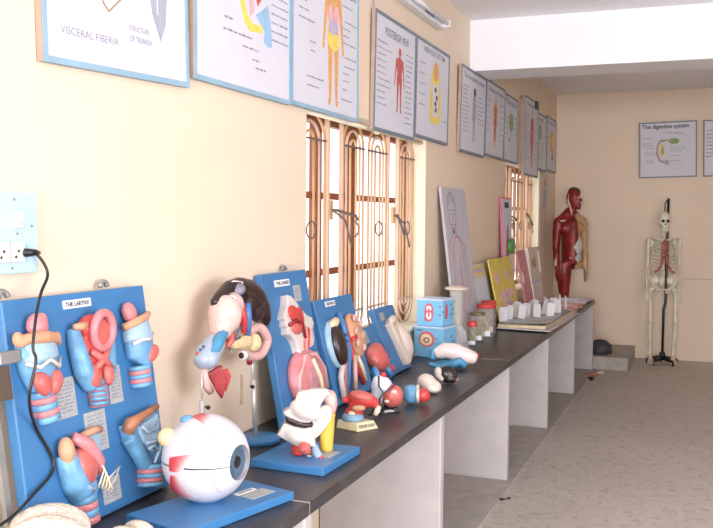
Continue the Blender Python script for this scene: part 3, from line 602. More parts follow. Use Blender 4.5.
tag(MB().ell((.06, 5.16, ZT+.041), (.038, .05, .04), mat('pink_rubber', (.75, .25, .42), .4)).build('pink_ball'), 'small pink ball on the worktop between the foot relief and the blue boxes', 'ball')

# ------------------------------------------------------------------ brains at the near corner
M_brain = bpy.data.materials.new('brain_ivory'); M_brain.use_nodes = True; nt = M_brain.node_tree; b = nt.nodes['Principled BSDF']
tc = nt.nodes.new('ShaderNodeTexCoord'); n0 = nt.nodes.new('ShaderNodeTexNoise'); n0.inputs['Scale'].default_value = 22; n0.inputs['Detail'].default_value = 2
ad = nt.nodes.new('ShaderNodeMixRGB'); ad.inputs[0].default_value = .22; vo = nt.nodes.new('ShaderNodeTexVoronoi'); vo.feature = 'DISTANCE_TO_EDGE'; vo.inputs['Scale'].default_value = 26
nt.links.new(tc.outputs['Object'], n0.inputs['Vector']); nt.links.new(tc.outputs['Object'], ad.inputs[1]); nt.links.new(n0.outputs['Color'], ad.inputs[2]); nt.links.new(ad.outputs[0], vo.inputs['Vector'])
r1 = nt.nodes.new('ShaderNodeValToRGB'); r1.color_ramp.elements[0].position = 0.; r1.color_ramp.elements[1].position = .12; r1.color_ramp.elements[0].color = (.58, .47, .33, 1); r1.color_ramp.elements[1].color = (.70, .62, .53, 1)  # folds darkened in the colour itself, as shade in the creases
nt.links.new(vo.outputs['Distance'], r1.inputs[0]); nt.links.new(r1.outputs[0], b.inputs['Base Color']); b.inputs['Roughness'].default_value = .4
bp = nt.nodes.new('ShaderNodeBump'); bp.inputs['Strength'].default_value = .35; bp.inputs['Distance'].default_value = .01; r5 = nt.nodes.new('ShaderNodeValToRGB'); r5.color_ramp.elements[1].position = .2
nt.links.new(vo.outputs['Distance'], r5.inputs[0]); nt.links.new(r5.outputs[0], bp.inputs['Height']); nt.links.new(bp.outputs['Normal'], b.inputs['Normal'])
def brain(name, label, loc, s, rz):
    root = thing(name, label, 'brain model', loc, rz, 'ivory brain models at the near end of the counter')
    for sg in (-1, 1):
        q = MB(); q.ell((0, sg*.044, .068), (.095, .046, .062), nu=28, nv=18); q.ell((.06, sg*.045, .035), (.05, .035, .032)); q.blob('hemisphere', M_brain, root, .006, 3)
    q = MB(); q.ell((-.07, 0, .03), (.04, .055, .028)); q.tube([(-.03, 0, .04), (-.04, 0, .001)], [.02, .016], n=12); q.blob('cerebellum', M_brain, root, .006, 2)
    root.scale = (s, s, s)
    return root
brain('brain_model', 'larger ivory brain model in front of the larynx board', (.226, 1.765, ZT+.003), 1.06, 35)
brain('brain_model', 'smaller ivory brain model beside the eye base, half out of the picture', (.373, 1.905, ZT+.002), .60, -10)

# ------------------------------------------------------------------ eye model
ey = thing('eye_model', 'giant white eyeball model with red muscle patches on a blue base', 'eye model', (.393, 2.278, ZT+.001), -15)
MB().box(-.119, .119, -.226, .226, 0, .026, M_blue2).build('base', parent=ey, bevel=.003)
q = MB(); q.prism([(.02, .09), (.075, .09), (.075, .19), (.02, .19)], .026, .0275, M_label); q.build('text_label', parent=ey)
q = MB(); q.prism([(-.005, .09), (.016, .09), (.016, .17), (-.005, .17)], .026, .028, M_labelw); q.prism([(.003, .10), (.009, .10), (.009, .16), (.003, .16)], .028, .0285, M_ink); q.build('name_label', parent=ey)
Ainv = Matrix.Rotation(R(15), 3, 'Z'); RE = .130
ec = Ainv @ (Vector((.357, 2.297, .9165))-Vector((.393, 2.278, ZT+.001)))
az = R(-9.5-21.2+0); view = Vector((.357-1.7195, 2.297, .9165-1.6266)).normalized(); rgt = view.cross(Vector((0, 0, 1))).normalized(); upv = rgt.cross(view)
def edir(dx, dy):
    a, h = dx/43.5, -dy/43.5; t = max(0., 1-a*a-h*h)
    return (Ainv @ (rgt*a+upv*h-view*math.sqrt(t))).normalized()
ax = edir(35.5, 6); ax.z = 0; ax.normalize(); ez = Vector((0, 0, 1)); es = ez.cross(ax)
def eball():
    mb = MB(); lon = []
    g = 1.0
    for c in (0, 180): lon += [c-g, c+g]
    lon = sorted([0+g]+[g+(180-2*g)*k/24 for k in range(1, 24)]+[180-g, 180+g]+[180+g+(180-2*g)*k/24 for k in range(1, 24)]+[360-g])
    ths = [0, 4, 8, 8.2, 12, 16, 20, 22.5, 23.5, 25]+[25+155*k/30 for k in range(1, 31)]
    m_ir = mat('iris_blue', (.08, .13, .19), .3, .4, 60.); M_seam = M_black
    vs = []; n = len(lon)
    for th in ths:
        t = R(th)
        for l in lon:
            p = R(l); hi = min(abs(l-c) for c in (0, 180, 360)) <= g+.01
            rad = RE*math.sin(t); z = RE*math.cos(t)
            if th < 23: z = RE*math.cos(R(25))-.012+.012*(1-th/23)*0.6; rad = RE*math.sin(R(23.5))*th/23.
            # longitude measured from the horizontal plane
            d = es*(math.cos(p)*rad)+ez*(math.sin(p)*rad)+ax*z
            vs.append(ec+d)
    fs = {}
    for i in range(len(ths)-1):
        tm = (ths[i]+ths[i+1])/2; m = M_black if tm < 8.1 else (m_ir if tm < 22.5 else (mat('iris_rim', (.20, .20, .22), .4) if tm < 24 else P_eye))
        for j in range(n):
            l0, l1 = lon[j], lon[(j+1) % n]; seam = (j == n-1) or (l0 < 180 < l1)
            fs.setdefault(M_seam if (seam and tm > 24) else m, []).append((i*n+j, i*n+(j+1) % n, (i+1)*n+(j+1) % n, (i+1)*n+j))
    first = True
    for m, f in fs.items():
        if first: mb.add(vs, f, m, True); first = False; base = f
        else:
            i = mb.slot(m)
            for q in f: mb.f.append(list(q)); mb.mi.append(i); mb.sm.append(True)
    return mb.build('eyeball', parent=ey)
eball()
def patch(name, c4, cols, lift=1.012, n=10):
    """a shell lying on the eyeball between four directions; colour bands run along it"""
    mb = MB(); a, b_, c, d = c4
    k = len(cols); vs = []; n2 = 6
    for L in (lift, .985):
        for i in range(n+1):
            for j in range(n2+1):
                s, t = i/n, j/n2; q = (a*(1-s)+b_*s)*(1-t)+(d*(1-s)+c*s)*t
                vs.append(ec+q.normalized()*RE*L)
    o2 = (n+1)*(n2+1); idx = lambda i, j: i*(n2+1)+j
    for i in range(n):
        m = cols[min(k-1, int(i*k/n))]; f = []
        for j in range(n2): f.append((idx(i, j), idx(i+1, j), idx(i+1, j+1), idx(i, j+1)))
        f += [(idx(i, 0), o2+idx(i, 0), o2+idx(i+1, 0), idx(i+1, 0)), (idx(i, n2), idx(i+1, n2), o2+idx(i+1, n2), o2+idx(i, n2))]
        if i == 0: f += [(idx(0, j), idx(0, j+1), o2+idx(0, j+1), o2+idx(0, j)) for j in range(n2)]
        if i == 0: mb.add(vs, f, m, False)
        else:
            sl = mb.slot(m)
            for q in f: mb.f.append(list(q)); mb.mi.append(sl); mb.sm.append(False)
    return mb.build(name, parent=ey)
bands = [mat('muscle_band_%d' % i, tuple(a*(1-t)+c*t for a, c in zip((.56, .05, .06), (.76, .70, .70))), .32, .08) for i, t in enumerate((0, 0, .02, .06, .12, .22, .35, .50, .66, .84))]
patch('muscle', [edir(-34, -1), edir(-5, -4), edir(-24, 13.2), edir(-34, 11.5)], bands)
patch('muscle', [edir(-33, 15.5), edir(-27, 16.2), edir(-7, 37), edir(-31.5, 30)], bands)
patch('muscle', [edir(-13.5, -39), edir(1, -28), edir(5, -38), edir(-4, -43)], bands)
MB().ell(ec+edir(-18, -38)*RE*.985, (.022, .022, .012), P_lblue).build('tendon', parent=ey)
q = MB(); q.ell(ec+edir(-37, -20.5)*RE*1.01, (.028, .028, .028), fn=lambda d: 1+.02*math.sin(d.x*40)*math.sin(d.y*40)*math.sin(d.z*40)); q.build('optic_nerve', mat('plastic_nerve', (.74, .60, .34), .5, .2, 60., .3), ey)
vn = MB()
for pts in ([(-5, -30), (5, -20), (12, -22), (20, -18)], [(5, -20), (8, -10), (16, -6)], [(-20, -14), (-10, -14), (0, -10), (6, -12)], [(0, 18), (8, 22), (16, 20)], [(8, 22), (10, 30), (14, 33)], [(-8, -22), (-14, -18), (-18, -20)]):
    vn.tube([ec+edir(*p)*RE*1.002 for p in pts], .0012, mat('vein_faint', (.50, .36, .42), .4), 5)
vn.build('vein', parent=ey)
MB().lathe([(.045, .026), (.045, .034), (.03, .036)], M_blue2, 20, Matrix.Translation((ec.x, ec.y, 0))).build('cup', parent=ey)

# ------------------------------------------------------------------ digestive organs on steel posts
lv = thing('digestive_organs_model', 'stomach, spleen and liver model held up on steel posts over a round blue base', 'organ model', (.13, 3.12, ZT+.001), 21.2)
MB().lathe([(.076, 0), (.079, .004), (.079, .02), (.076, .024)], M_blue2, 32, Matrix.Translation((-.012, -.062, 0))).build('base', parent=lv)
MB().lathe([(.075, 0), (.075, .02), (.072, .024)], M_blue2, 32, Matrix.Translation((-.168, -.43, 0))).build('base', parent=lv)
MB().tube([(-.026, -.067, .02), (-.034, -.085, .245)], .0095, M_chrome, 12).build('post', parent=lv); MB().tube([(-.034, -.085, .24), (-.038, -.09, .34)], .005, M_chrome, 8).build('rod', parent=lv)
MB().tube([(-.168, -.43, .02), (-.169, -.435, .235)], .0085, M_chrome, 12).build('post', parent=lv); MB().tube([(-.169, -.435, .23), (-.169, -.435, .34)], .0035, M_chrome, 8).build('rod', parent=lv)
for (a, d, h) in ((-.043, -.095, .222), (-.155, -.44, .215)): MB().tube([(a, d, h), (a+.012, d-.012, h)], [.004, .008], M_black, 8).build('screw', parent=lv)
MB().prism([(.0, 0), (.012, 0), (.014, .11), (.002, .115)], -.001, .001, mat('tag_tan', (.36, .26, .18), .6), frame((-.075, -.16, .165), (1, .1, 0), (0, 0, 1))).build('tag_strip', parent=lv)
q = MB(); q.ell((-.100, -.275, .50), (.068, .06, .078)); q.ell((-.112, -.295, .455), (.05, .05, .055)); q.ell((-.078, -.235, .535), (.05, .045, .05)); q.blob('stomach', mat('plastic_stomach', (.66, .45, .40), .35, .16, 9.), lv, .007, 4)
q = MB(); q.tube([(-.128, -.305, .562), (-.112, -.26, .585), (-.085, -.19, .612), (-.055, -.13, .615), (-.03, -.07, .60), (-.005, -.01, .565), (.015, .045, .515), (.03, .085, .47), (.040, .105, .435)], [.020, .027, .036, .044, .050, .052, .046, .032, .014], n=20); q.ell((-.03, -.07, .555), (.045, .05, .06)); q.ell((-.0, .0, .52), (.04, .045, .06)); q.blob('spleen', P_dark, lv, .007, 12)
q = MB(); q.ell((-.058, -.175, .612), (.038, .04, .026), rot=(20, 0, 0)); q.build('spleen_patch', mat('plastic_grey_violet', (.20, .19, .24), .35, .15), lv)
MB().tube([(-.092, -.215, .628), (-.092, -.232, .612), (-.085, -.235, .588)], .0035, P_white, 6).tube([(-.035, -.160, .640), (-.036, -.172, .612), (-.045, -.185, .585), (-.040, -.175, .560)], .0035, P_white, 6).tube([(-.092, -.215, .628), (-.065, -.19, .646), (-.035, -.160, .640)], .0035, P_white, 6).build('outline', parent=lv)
MB().tube([(-.075, -.262, .560), (-.071, -.282, .560)], [.020, .015], P_white, 16).build('opening', parent=lv); MB().tube([(-.0715, -.279, .560), (-.071, -.286, .560)], [.009, .009], P_dark, 14).build('opening_hole', parent=lv)
MB().tube([(-.052, -.16, .53), (-.045, -.145, .47), (-.042, -.135, .41)], [.017, .019, .012], P_red, 12).build('artery', parent=lv); MB().tube([(-.034, -.125, .53), (-.03, -.115, .47), (-.032, -.11, .40)], [.017, .018, .014], P_blue, 12).build('vein', parent=lv)
q = MB(); q.tube([(-.10, -.25, .385), (-.07, -.19, .372), (-.035, -.11, .372)], [.018, .025, .03], n=14); q.ell((-.013, -.055, .361), (.035, .04, .04)); q.blob('pancreas', mat('plastic_pancreas', (.72, .54, .30), .5, .2, 70., .4), lv, .006, 2)
MB().tube(smooth([Vector(p) for p in ((-.03, -.08, .41), (.0, -.01, .418), (.022, .03, .395), (.032, .06, .35), (.012, .01, .302), (-.02, -.06, .302), (-.041, -.12, .317))], 5), .020, P_lpink, 14).build('duodenum', parent=lv)
MB().tube([(-.041, -.12, .317), (-.050, -.145, .319), (-.051, -.148, .319)], [.022, .022, .018], P_white, 18).build('duodenum_end', parent=lv); MB().tube([(-.0505, -.147, .319), (-.0515, -.150, .319)], [.0125, .0125], P_dark, 14).build('duodenum_hole', parent=lv)
MB().tube([(-.03, -.08, .31), (-.026, -.07, .272)], [.014, .012], P_dred, 10).build('bowel_stump', parent=lv)
q = MB(); q.tube([(-.088, -.24, .352), (-.055, -.20, .43), (-.045, -.19, .445)], .003, n=6); q.tube([(-.07, -.23, .39), (-.05, -.19, .40)], .003, n=6); q.build('duct', P_navy, lv)
q = MB(); q.tube([(-.112, -.30, .43), (-.128, -.33, .395), (-.150, -.38, .355), (-.165, -.42, .325)], [.022, .042, .05, .036], n=16, flat=(1, 1)); q.ell((-.15, -.40, .345), (.05, .05, .04)); q.blob('liver', P_grayb, lv, .006, 4)
q = MB(); q.tube([(-.094, -.315, .440), (-.112, -.36, .408), (-.122, -.39, .380), (-.135, -.425, .362)], [.018, .026, .022, .010], n=12); q.blob('liver_streak', P_turq, lv, .005, 2)
q = MB(); q.tube([(-.10, -.275, .44), (-.085, -.255, .42), (-.08, -.25, .395), (-.095, -.27, .37)], [.018, .02, .018, .012], n=12); q.ell((-.105, -.30, .385), (.014, .02, .024)); q.blob('gall_bladder', P_salm, lv, .005, 2)
q = MB(); q.tube([(-.165, -.41, .30), (-.14, -.38, .315), (-.115, -.34, .335)], [.010, .012, .008], n=10); q.build('liver_rim', P_cream, lv)
q = MB(); q.prism([(0, .07), (.055, .10), (.075, .03), (.055, -.03), (.035, .0)], -.012, .012, None, frame((-.155, -.395, .235), (.94, .34, 0), (0, 0, 1))); q.blob('cut_surface', P_dred, lv, .005, 2)
MB().prism([(0, .05), (.025, .06), (.04, .03), (.02, -.03)], -.004, .004, P_red, frame((-.115, -.32, .25), (.94, .34, 0), (0, 0, 1))).build('flap', parent=lv)
MB().tube([(-.162, -.415, .325), (-.158, -.40, .265), (-.143, -.375, .232)], [.013, .016, .014], P_lpink, 12).build('bowel_loop', parent=lv); MB().tube([(-.125, -.345, .33), (-.128, -.35, .265), (-.118, -.335, .24)], [.008, .010, .012], P_lpink, 10).build('bowel_loop', parent=lv)
for (a, d, h) in ((-.178, -.45, .372), (-.168, -.44, .385), (-.158, -.43, .395)): MB().ell((a, d, h), (.006, .006, .006), (P_red if a < -.17 else P_navy)).build('vessel_stub', parent=lv)

# the organs hang a little lower and smaller on their posts
LQ = Vector((-.218, -.50, .689))
for c in lv.children:
    if c.name.split('.')[0] in ('base', 'post', 'screw', 'tag_strip', 'rod'): continue
    f = .95 if c.name.split('.')[0] in ('cut_surface', 'flap', 'bowel_loop') else .91
    if c.name.split('.')[0] in ('spleen', 'spleen_patch', 'outline'): c.data.transform(Matrix.Translation((-.010, -.01, -.020)))
    c.data.transform(Matrix.Translation(LQ) @ Matrix.Diagonal((f, f, f, 1)) @ Matrix.Translation(-LQ))

# ------------------------------------------------------------------ white jointed model on the blue base
K = .00368
er = thing('pelvis_ear_model', 'white sculpted ear model with red and yellow supports on a square blue base', 'ear model', (.418, 2.888, ZT+.001), -2)
MB().box(-.132, .132, -.15, .15, 0, .027, M_blue2).build('base', parent=er, bevel=.003)
MB().prism([(.04, -.03), (.10, -.03), (.10, .05), (.04, .05)], .027, .0285, M_label).build('text_label', parent=er)
MB().prism([(.02, -.04), (.036, -.04), (.036, .02), (.02, .02)], .027, .029, M_labelw).prism([(.025, -.03), (.031, -.03), (.031, .01), (.025, .01)], .029, .0295, M_ink).build('name_label', parent=er)
er2 = Matrix.Rotation(R(23), 4, 'Z')     # model pieces face the room at an angle to the base
def E3(a, d, h): return er2 @ Vector((a, d, h))
def epart(name, fn, m, vox=.0045, it=2):
    q = MB(); fn(q); q.v = [tuple(er2 @ Vector(p)) for p in q.v]
    return q.blob(name, m, er, vox, it)
PX = lambda x, y: ((x-255)/5.236*K, (395-y)/5.236*K+.028)       # pixels of an enlarged image crop to metres
def plate(q, pts, d0, d1): q.prism([PX(*p) for p in pts], d0, d1, None, Matrix(((1, 0, 0, 0), (0, 0, 1, 0), (0, 1, 0, 0), (0, 0, 0, 1))))
def up_(q):
    plate(q, [(140, 190), (165, 178), (195, 160), (205, 120), (218, 90), (250, 102), (290, 85), (345, 88), (372, 100), (345, 112), (325, 150), (305, 205), (270, 240), (215, 240), (165, 215)], -.045, .02)
    q.ell((*PX(250, 180)[:1], -.03, PX(250, 180)[1]), (.055, .035, .035), rot=(0, 20, 0)); q.tube([(PX(210, 110)[0], -.02, PX(0, 110)[1]), (PX(280, 110)[0], -.035, PX(0, 105)[1]), (PX(355, 97)[0], -.02, PX(0, 98)[1])], [.012, .02, .014], n=10)
er.scale = (1.055, 1.055, 1.055)
epart('upper_shell', up_, P_white)
def lo_(q):
    plate(q, [(118, 295), (150, 238), (185, 250), (225, 268), (280, 256), (290, 290), (300, 345), (240, 360), (195, 340), (150, 315)], -.055, .01)
    q.ell((PX(215, 0)[0], -.04, PX(0, 300)[1]), (.05, .03, .03), rot=(0, 15, 0))
epart('lower_shell', lo_, P_white)
def ri_(q):
    plate(q, [(270, 245), (310, 215), (345, 170), (372, 190), (370, 230), (345, 270), (310, 310), (290, 325)], -.03, .03); q.ell((PX(330, 0)[0], -.01, PX(0, 220)[1]), (.03, .03, .045), rot=(0, 30, 0))
epart('side_shell', ri_, P_white)
epart('gap_shade_plate', lambda q: plate(q, [(155, 205), (250, 240), (290, 238), (285, 258), (225, 262), (160, 236)], -.048, .005), P_dark, .005, 1)  # solid dark plate that paints the shade in the gap between the shells
def bk_(q): q.ell((PX(368, 0)[0], .035, PX(0, 165)[1]), (.022, .03, .045)); q.ell((PX(345, 0)[0], .035, PX(0, 130)[1]), (.035, .03, .02))
epart('pink_lining', bk_, P_lpink)
def ye_(q): q.tube([(PX(352, 0)[0], .02, PX(0, 205)[1]), (PX(350, 0)[0], .02, PX(0, 270)[1]), (PX(348, 0)[0], .02, .028)], [.026, .026, .022], n=14); q.tube([(PX(370, 0)[0], .02, PX(0, 210)[1]), (PX(330, 0)[0], .01, PX(0, 320)[1])], [.018, .012], n=10)
epart('support', ye_, P_yel)
epart('support_red', lambda q: q.tube([(PX(217, 0)[0], -.03, PX(0, 330)[1]), (PX(217, 0)[0], -.03, .028)], [.023, .022], n=14), P_red)
epart('artery', lambda q: q.tube([(PX(235, 0)[0], -.06, PX(0, 330)[1]), (PX(250, 0)[0], -.07, PX(0, 348)[1]), (PX(262, 0)[0], -.06, PX(0, 372)[1])], [.012, .022, .014], n=12), P_salm)
epart('vein', lambda q: q.tube([(PX(290, 0)[0], -.03, PX(0, 350)[1]), (PX(305, 0)[0], -.05, PX(0, 378)[1]), (PX(322, 0)[0], -.06, PX(0, 400)[1])], [.013, .015, .013], n=12), mat('plastic_slate', (.30, .40, .56), .35, .1))
epart('vein_end', lambda q: q.tube([(PX(320, 0)[0], -.06, PX(0, 397)[1]), (PX(328, 0)[0], -.064, PX(0, 407)[1])], [.014, .014], n=12), P_red, .005, 1)
epart('nerve', lambda q: q.tube([(PX(240, 0)[0], -.03, PX(0, 380)[1]), (PX(280, 0)[0], -.02, PX(0, 378)[1])], [.012, .012], n=10), P_yel, .005, 1)

# ------------------------------------------------------------------ muscle model on the cream stand
K2 = .0041
ty = thing('throat_muscle_model', 'red muscle model on a blue collar over a small cream lettered base', 'organ model', (.405, 3.425, ZT+.001), 21)
q = MB(); bx0 = [(-.090, .0), (.0, -.075), (.086, -.005), (-.004, .07)]; bx1 = [(-.083, .002), (-.004, -.062), (.066, -.006), (-.012, .055)]
q.add([(*p, 0) for p in bx0]+[(*p, .034) for p in bx1], [(3, 2, 1, 0), (4, 5, 6, 7), (0, 1, 5, 4), (1, 2, 6, 5), (2, 3, 7, 6), (3, 0, 4, 7)]); q.build('base', mat('base_cream', (.74, .64, .38), .45, .04), ty, bevel=.003)
e0, e1 = Vector((.0, -.075, 0)), Vector((.086, -.005, 0)); f0 = Vector((-.004, -.062, .034))
fu = (e1-e0).normalized(); fvv = (f0-e0); Mx = frame(e0+(e1-e0)*.06, fu, fvv); tx = text('THYROID GLAND', .085, .013, M_ink, ty, 'base_lettering', .0, .012, .0045, .02); tx.data.transform(Mx)
MB().lathe([(.045, .034), (.046, .042), (.042, .055), (.036, .062)], mat('collar_blue', (.22, .40, .52), .4), 24, Matrix.Translation((-.02, .0, 0))).build('collar', parent=ty)
def T(x, y, d=0.): return ((x-165)/5.94*K2, d, (385-y)/5.94*K2+.0)
q = MB(); q.ell(T(190, 210), (.062, .04, .034), rot=(0, 14, 0)); q.tube([T(70, 220), T(110, 215), T(160, 215)], [.013, .014, .022], n=12); q.tube([T(150, 230), T(150, 290), T(165, 330)], [.028, .03, .026], n=12); q.tube([T(215, 210), T(265, 235), T(285, 255)], [.03, .022, .012], n=12); q.ell(T(120, 290, -.0), (.022, .022, .02)); q.tube([T(130, 165), T(120, 190)], [.006, .012], n=8); q.blob('muscle', P_red, ty, .005, 2)
MB().ell(T(185, 190, -.014), (.05, .03, .022), P_salm, rot=(0, 12, 0)).build('muscle_salmon_lobe', parent=ty)  # salmon lobe over the upper front of the red muscle
MB().ell(T(130, 295, -.022), (.017, .012, .014), P_cream).build('gland', parent=ty); MB().tube([T(268, 300, -.02), T(280, 275, -.02), T(292, 250, -.01)], [.010, .013, .010], P_ivory, 12).build('gland', parent=ty); MB().ell(T(170, 255, -.034), (.028, .008, .013), P_flesh).build('gland_patch', parent=ty)
MB().tube([T(225, 310, .01), T(290, 300, .01)], .005, M_black, 8).build('clip', parent=ty)

# ------------------------------------------------------------------ heart on the black stand
K3 = .00455
ht = thing('heart_model', 'white and red heart model on a black stand with a label', 'heart model', (.415, 3.765, ZT+.001), 21)
def H(x, y, d=0.): return ((x-370)/5.94*K3, d, (290-y)/5.94*K3)
q = MB(); q.add([(-.075, -.01, 0), (-.03, -.055, 0), (.065, .0, 0), (.02, .045, 0), (-.06, -.01, .022), (-.03, -.045, .012), (.05, .0, .024), (.02, .03, .034)], [(3, 2, 1, 0), (4, 5, 6, 7), (0, 1, 5, 4), (1, 2, 6, 5), (2, 3, 7, 6), (3, 0, 4, 7)], M_black); q.build('stand', parent=ht, bevel=.003)
MB().prism([(.012, .004), (.062, .004), (.062, .014), (.012, .014)], .0, .0014, M_label, frame((-.022, -.0505, .002), (.095, .055, 0), (-.0, .02, .03))).build('text_label', parent=ht)
q = MB(); q.ell(H(340, 150), (.05, .045, .058), rot=(0, -20, 0)); q.ell(H(320, 190), (.035, .04, .045)); q.ell(H(320, 110), (.03, .03, .03)); q.blob('heart_wall', mat('plastic_bluish_white', (.66, .70, .76), .3, .08, 14.), ht, .006, 3)
q = MB(); q.ell(H(398, 190, -.018), (.05, .04, .052), rot=(0, 30, 0)); q.ell(H(420, 215, -.01), (.03, .03, .028)); q.blob('heart_muscle', P_salm, ht, .006, 3)
q = MB(); q.ell(H(405, 160, -.05), (.014, .008, .01)); q.ell(H(365, 215, -.052), (.012, .008, .008)); q.build('fat_patch', P_ivory, ht)
MB().tube([H(318, 75, -.02), H(320, 130, -.046), H(345, 165, -.058), H(385, 140, -.055), H(425, 110, -.03)], .004, M_ink, 6).tube([H(345, 165, -.058), H(325, 200, -.05), H(322, 255, -.03)], .004, M_ink, 6).build('vessel_line', parent=ht)
MB().tube([H(320, 100), H(305, 60, .01), H(290, 35, .02)], [.018, .014, .012], P_blue, 10).build('vein', parent=ht); MB().tube([H(345, 95), H(343, 60)], [.016, .015], P_red, 10).build('artery', parent=ht)
MB().tube([(-.005, .0, .024), H(365, 235)], .008, M_black, 8).build('post', parent=ht)

# half hearts and lobes lying on the counter
K4 = .00468
sh = thing('small_heart_model', 'small heart model lying down, pale blue with a red pointed end', 'heart model', (.475, 3.985, ZT+.001), 21)
q = MB(); q.ell((-.016, 0, .045), (.046, .042, .045)); q.ell((-.03, .01, .06), (.026, .028, .026)); q.blob('heart_wall', P_lblue, sh, .005, 3)
q = MB(); q.ell((.035, -.004, .042), (.034, .036, .034), rot=(0, 20, 0)); q.ell((.05, -.004, .035), (.022, .022, .02)); q.blob('heart_tip', P_red, sh, .005, 2)
q = MB(); q.tube([(.012, -.03, .075), (.008, -.046, .05), (.012, -.035, .015)], [.008, .01, .008], n=8); q.tube([(.01, -.02, .08), (.014, .01, .085)], .008, n=8); q.build('heart_band', P_white, sh)
lb1 = thing('stomach_lobe_model', 'beige kidney-shaped lobe lying beside the dark brown one', 'organ model', (.462, 4.262, ZT+.001), 21)
q = MB(); q.ell((-.012, 0, .052), (.05, .04, .044), rot=(0, 25, 0)); q.ell((.022, -.01, .035), (.04, .035, .033), rot=(0, 20, 0)); q.blob('lobe', P_ivory, lb1, .006, 3)
q = MB(); q.ell((.012, -.034, .028), (.034, .016, .02), rot=(0, 10, 0)); q.blob('pale_fold', mat('plastic_pale_fold', (.80, .70, .62), .35), lb1, .005, 2)
lb2 = thing('spleen_model', 'dark brown spleen-shaped lobe with a white notched end', 'organ model', (.462, 4.545, ZT+.001), 21)
q = MB(); q.ell((.012, 0, .048), (.054, .042, .046), rot=(0, 15, 0)); q.ell((.03, -.01, .03), (.04, .035, .028)); q.blob('lobe', P_dark, lb2, .006, 3)
q = MB(); q.ell((-.036, -.014, .056), (.022, .030, .034)); q.ell((-.02, -.036, .03), (.014, .010, .014)); q.blob('notched_end', P_white, lb2, .005, 2); MB().tube([(.055, -.035, .022), (.066, -.02, .03), (.066, .0, .036)], .004, P_flesh, 8).build('edge_line', parent=lb2)
lb3 = thing('brainstem_model', 'long pale pink lobe cradled in a blue wave-shaped holder', 'organ model', (.385, 5.03, ZT+.001), 21)
q = MB(); q.tube([(-.115, 0, .085), (-.06, .0, .105), (.0, 0, .098), (.06, 0, .075), (.115, 0, .06), (.13, 0, .056)], [.03, .045, .05, .048, .036, .022], n=18); q.blob('pale_lobe', mat('plastic_rosy_white', (.82, .66, .62), .3, .04), lb3, .007, 3)
q = MB(); q.tube([(-.13, .0, .05), (-.12, .01, .10), (-.09, .02, .125), (-.06, .02, .13)], [.02, .028, .025, .014], n=12); q.tube([(-.15, -.03, .035), (-.11, -.03, .018), (-.06, -.035, .02), (-.01, -.05, .035), (.025, -.05, .05), (.05, -.045, .03), (.06, -.03, .018)], [.012, .016, .02, .026, .026, .022, .012], n=12); q.ell((-.02, 0, .025), (.10, .045, .024)); q.blob('holder', P_turq, lb3, .006, 3)

# ------------------------------------------------------------------ blue boxes
M_bx = mat('carton_blue', (.20, .50, .74), .35, .05, 10.); M_bxt = mat('carton_lid', (.56, .66, .84), .35); ink_red2 = mat('carton_red', (.62, .12, .16), .5)
def carton(label, loc, rz, w, d, h, picture):
    root = thing('blue_carton', label, 'box', loc, rz, 'blue cartons stacked by the window')
    MB().box(-w/2, w/2, -d/2, d/2, 0, h-.004, M_bx).build('carton_body', parent=root, bevel=.004); MB().box(-w/2-.004, w/2+.004, -d/2-.004, d/2+.004, h-.012, h, M_bxt).build('lid_edge', parent=root, bevel=.003)
    Mf = frame((-w/2, -d/2-.0004, 0), (1, 0, 0), (0, 0, 1)); Ms = frame((w/2+.0004, -d/2, 0), (0, 1, 0), (0, 0, 1)); q = MB()
    if picture == 'oval':
        q.prism([(.055, .03), (.10, .03), (.115, .06), (.115, .11), (.10, .14), (.07, .14), (.055, .11)], .0, .001, ink_red2, Mf); q.prism(ell2((.085, .11), .018, .016), .001, .0016, M_labelw, Mf); q.prism(ell2((.085, .065), .018, .026), .001, .0016, M_labelw, Mf); q.prism(ell2((.085, .085), .007, .03), .0016, .002, ink_red2, Mf)
        lines(q, .03, .14, .15, .006, 0, M_inkg, rnd) if False else None
        q.prism(ell2((.05, .09), .020, .05), 0, .001, ink_red2, Ms); stroke(q, [(.13, .06), (.14, .09), (.155, .065), (.165, .1)], .004, 0, M_ink) if False else None
    else:
        q.prism(ell2((.09, .115), .056, .05, 28), .0, .001, ink_red2, Mf); q.prism(ell2((.088, .112), .042, .037, 24), .001, .0016, P_cream, Mf); q.prism(ell2((.09, .11), .022, .018), .0016, .0022, P_brownr, Mf); q.prism(ell2((.09, .11), .012, .009), .0022, .0028, P_cream, Mf)
        q.prism([(.02, .165), (.06, .165), (.06, .172), (.02, .172)], 0, .001, M_ink, Mf)
    for (u, v) in ((.15, .12), (.17, .09), (.15, .07)): q.prism([(u, v), (u+.02, v), (u+.02, v+.005), (u, v+.005)], 0, .001, M_ink, Mf)
    for (u, v) in ((.10, .12), (.12, .09), (.11, .06), (.03, .05)): q.prism([(u, v), (u+.03, v+.01), (u+.03, v+.018), (u, v+.008)], 0, .001, P_navy, Ms)
    q.build('printed_picture', parent=root)
carton('lower blue carton with a round red target picture, under another carton', (.150, 5.44, ZT+.001), -12, .205, .18, .196, 'round')
carton('upper blue carton with a red oval picture, topmost of the stack', (.150, 5.44, ZT+.199), -10, .180, .165, .170, 'oval')

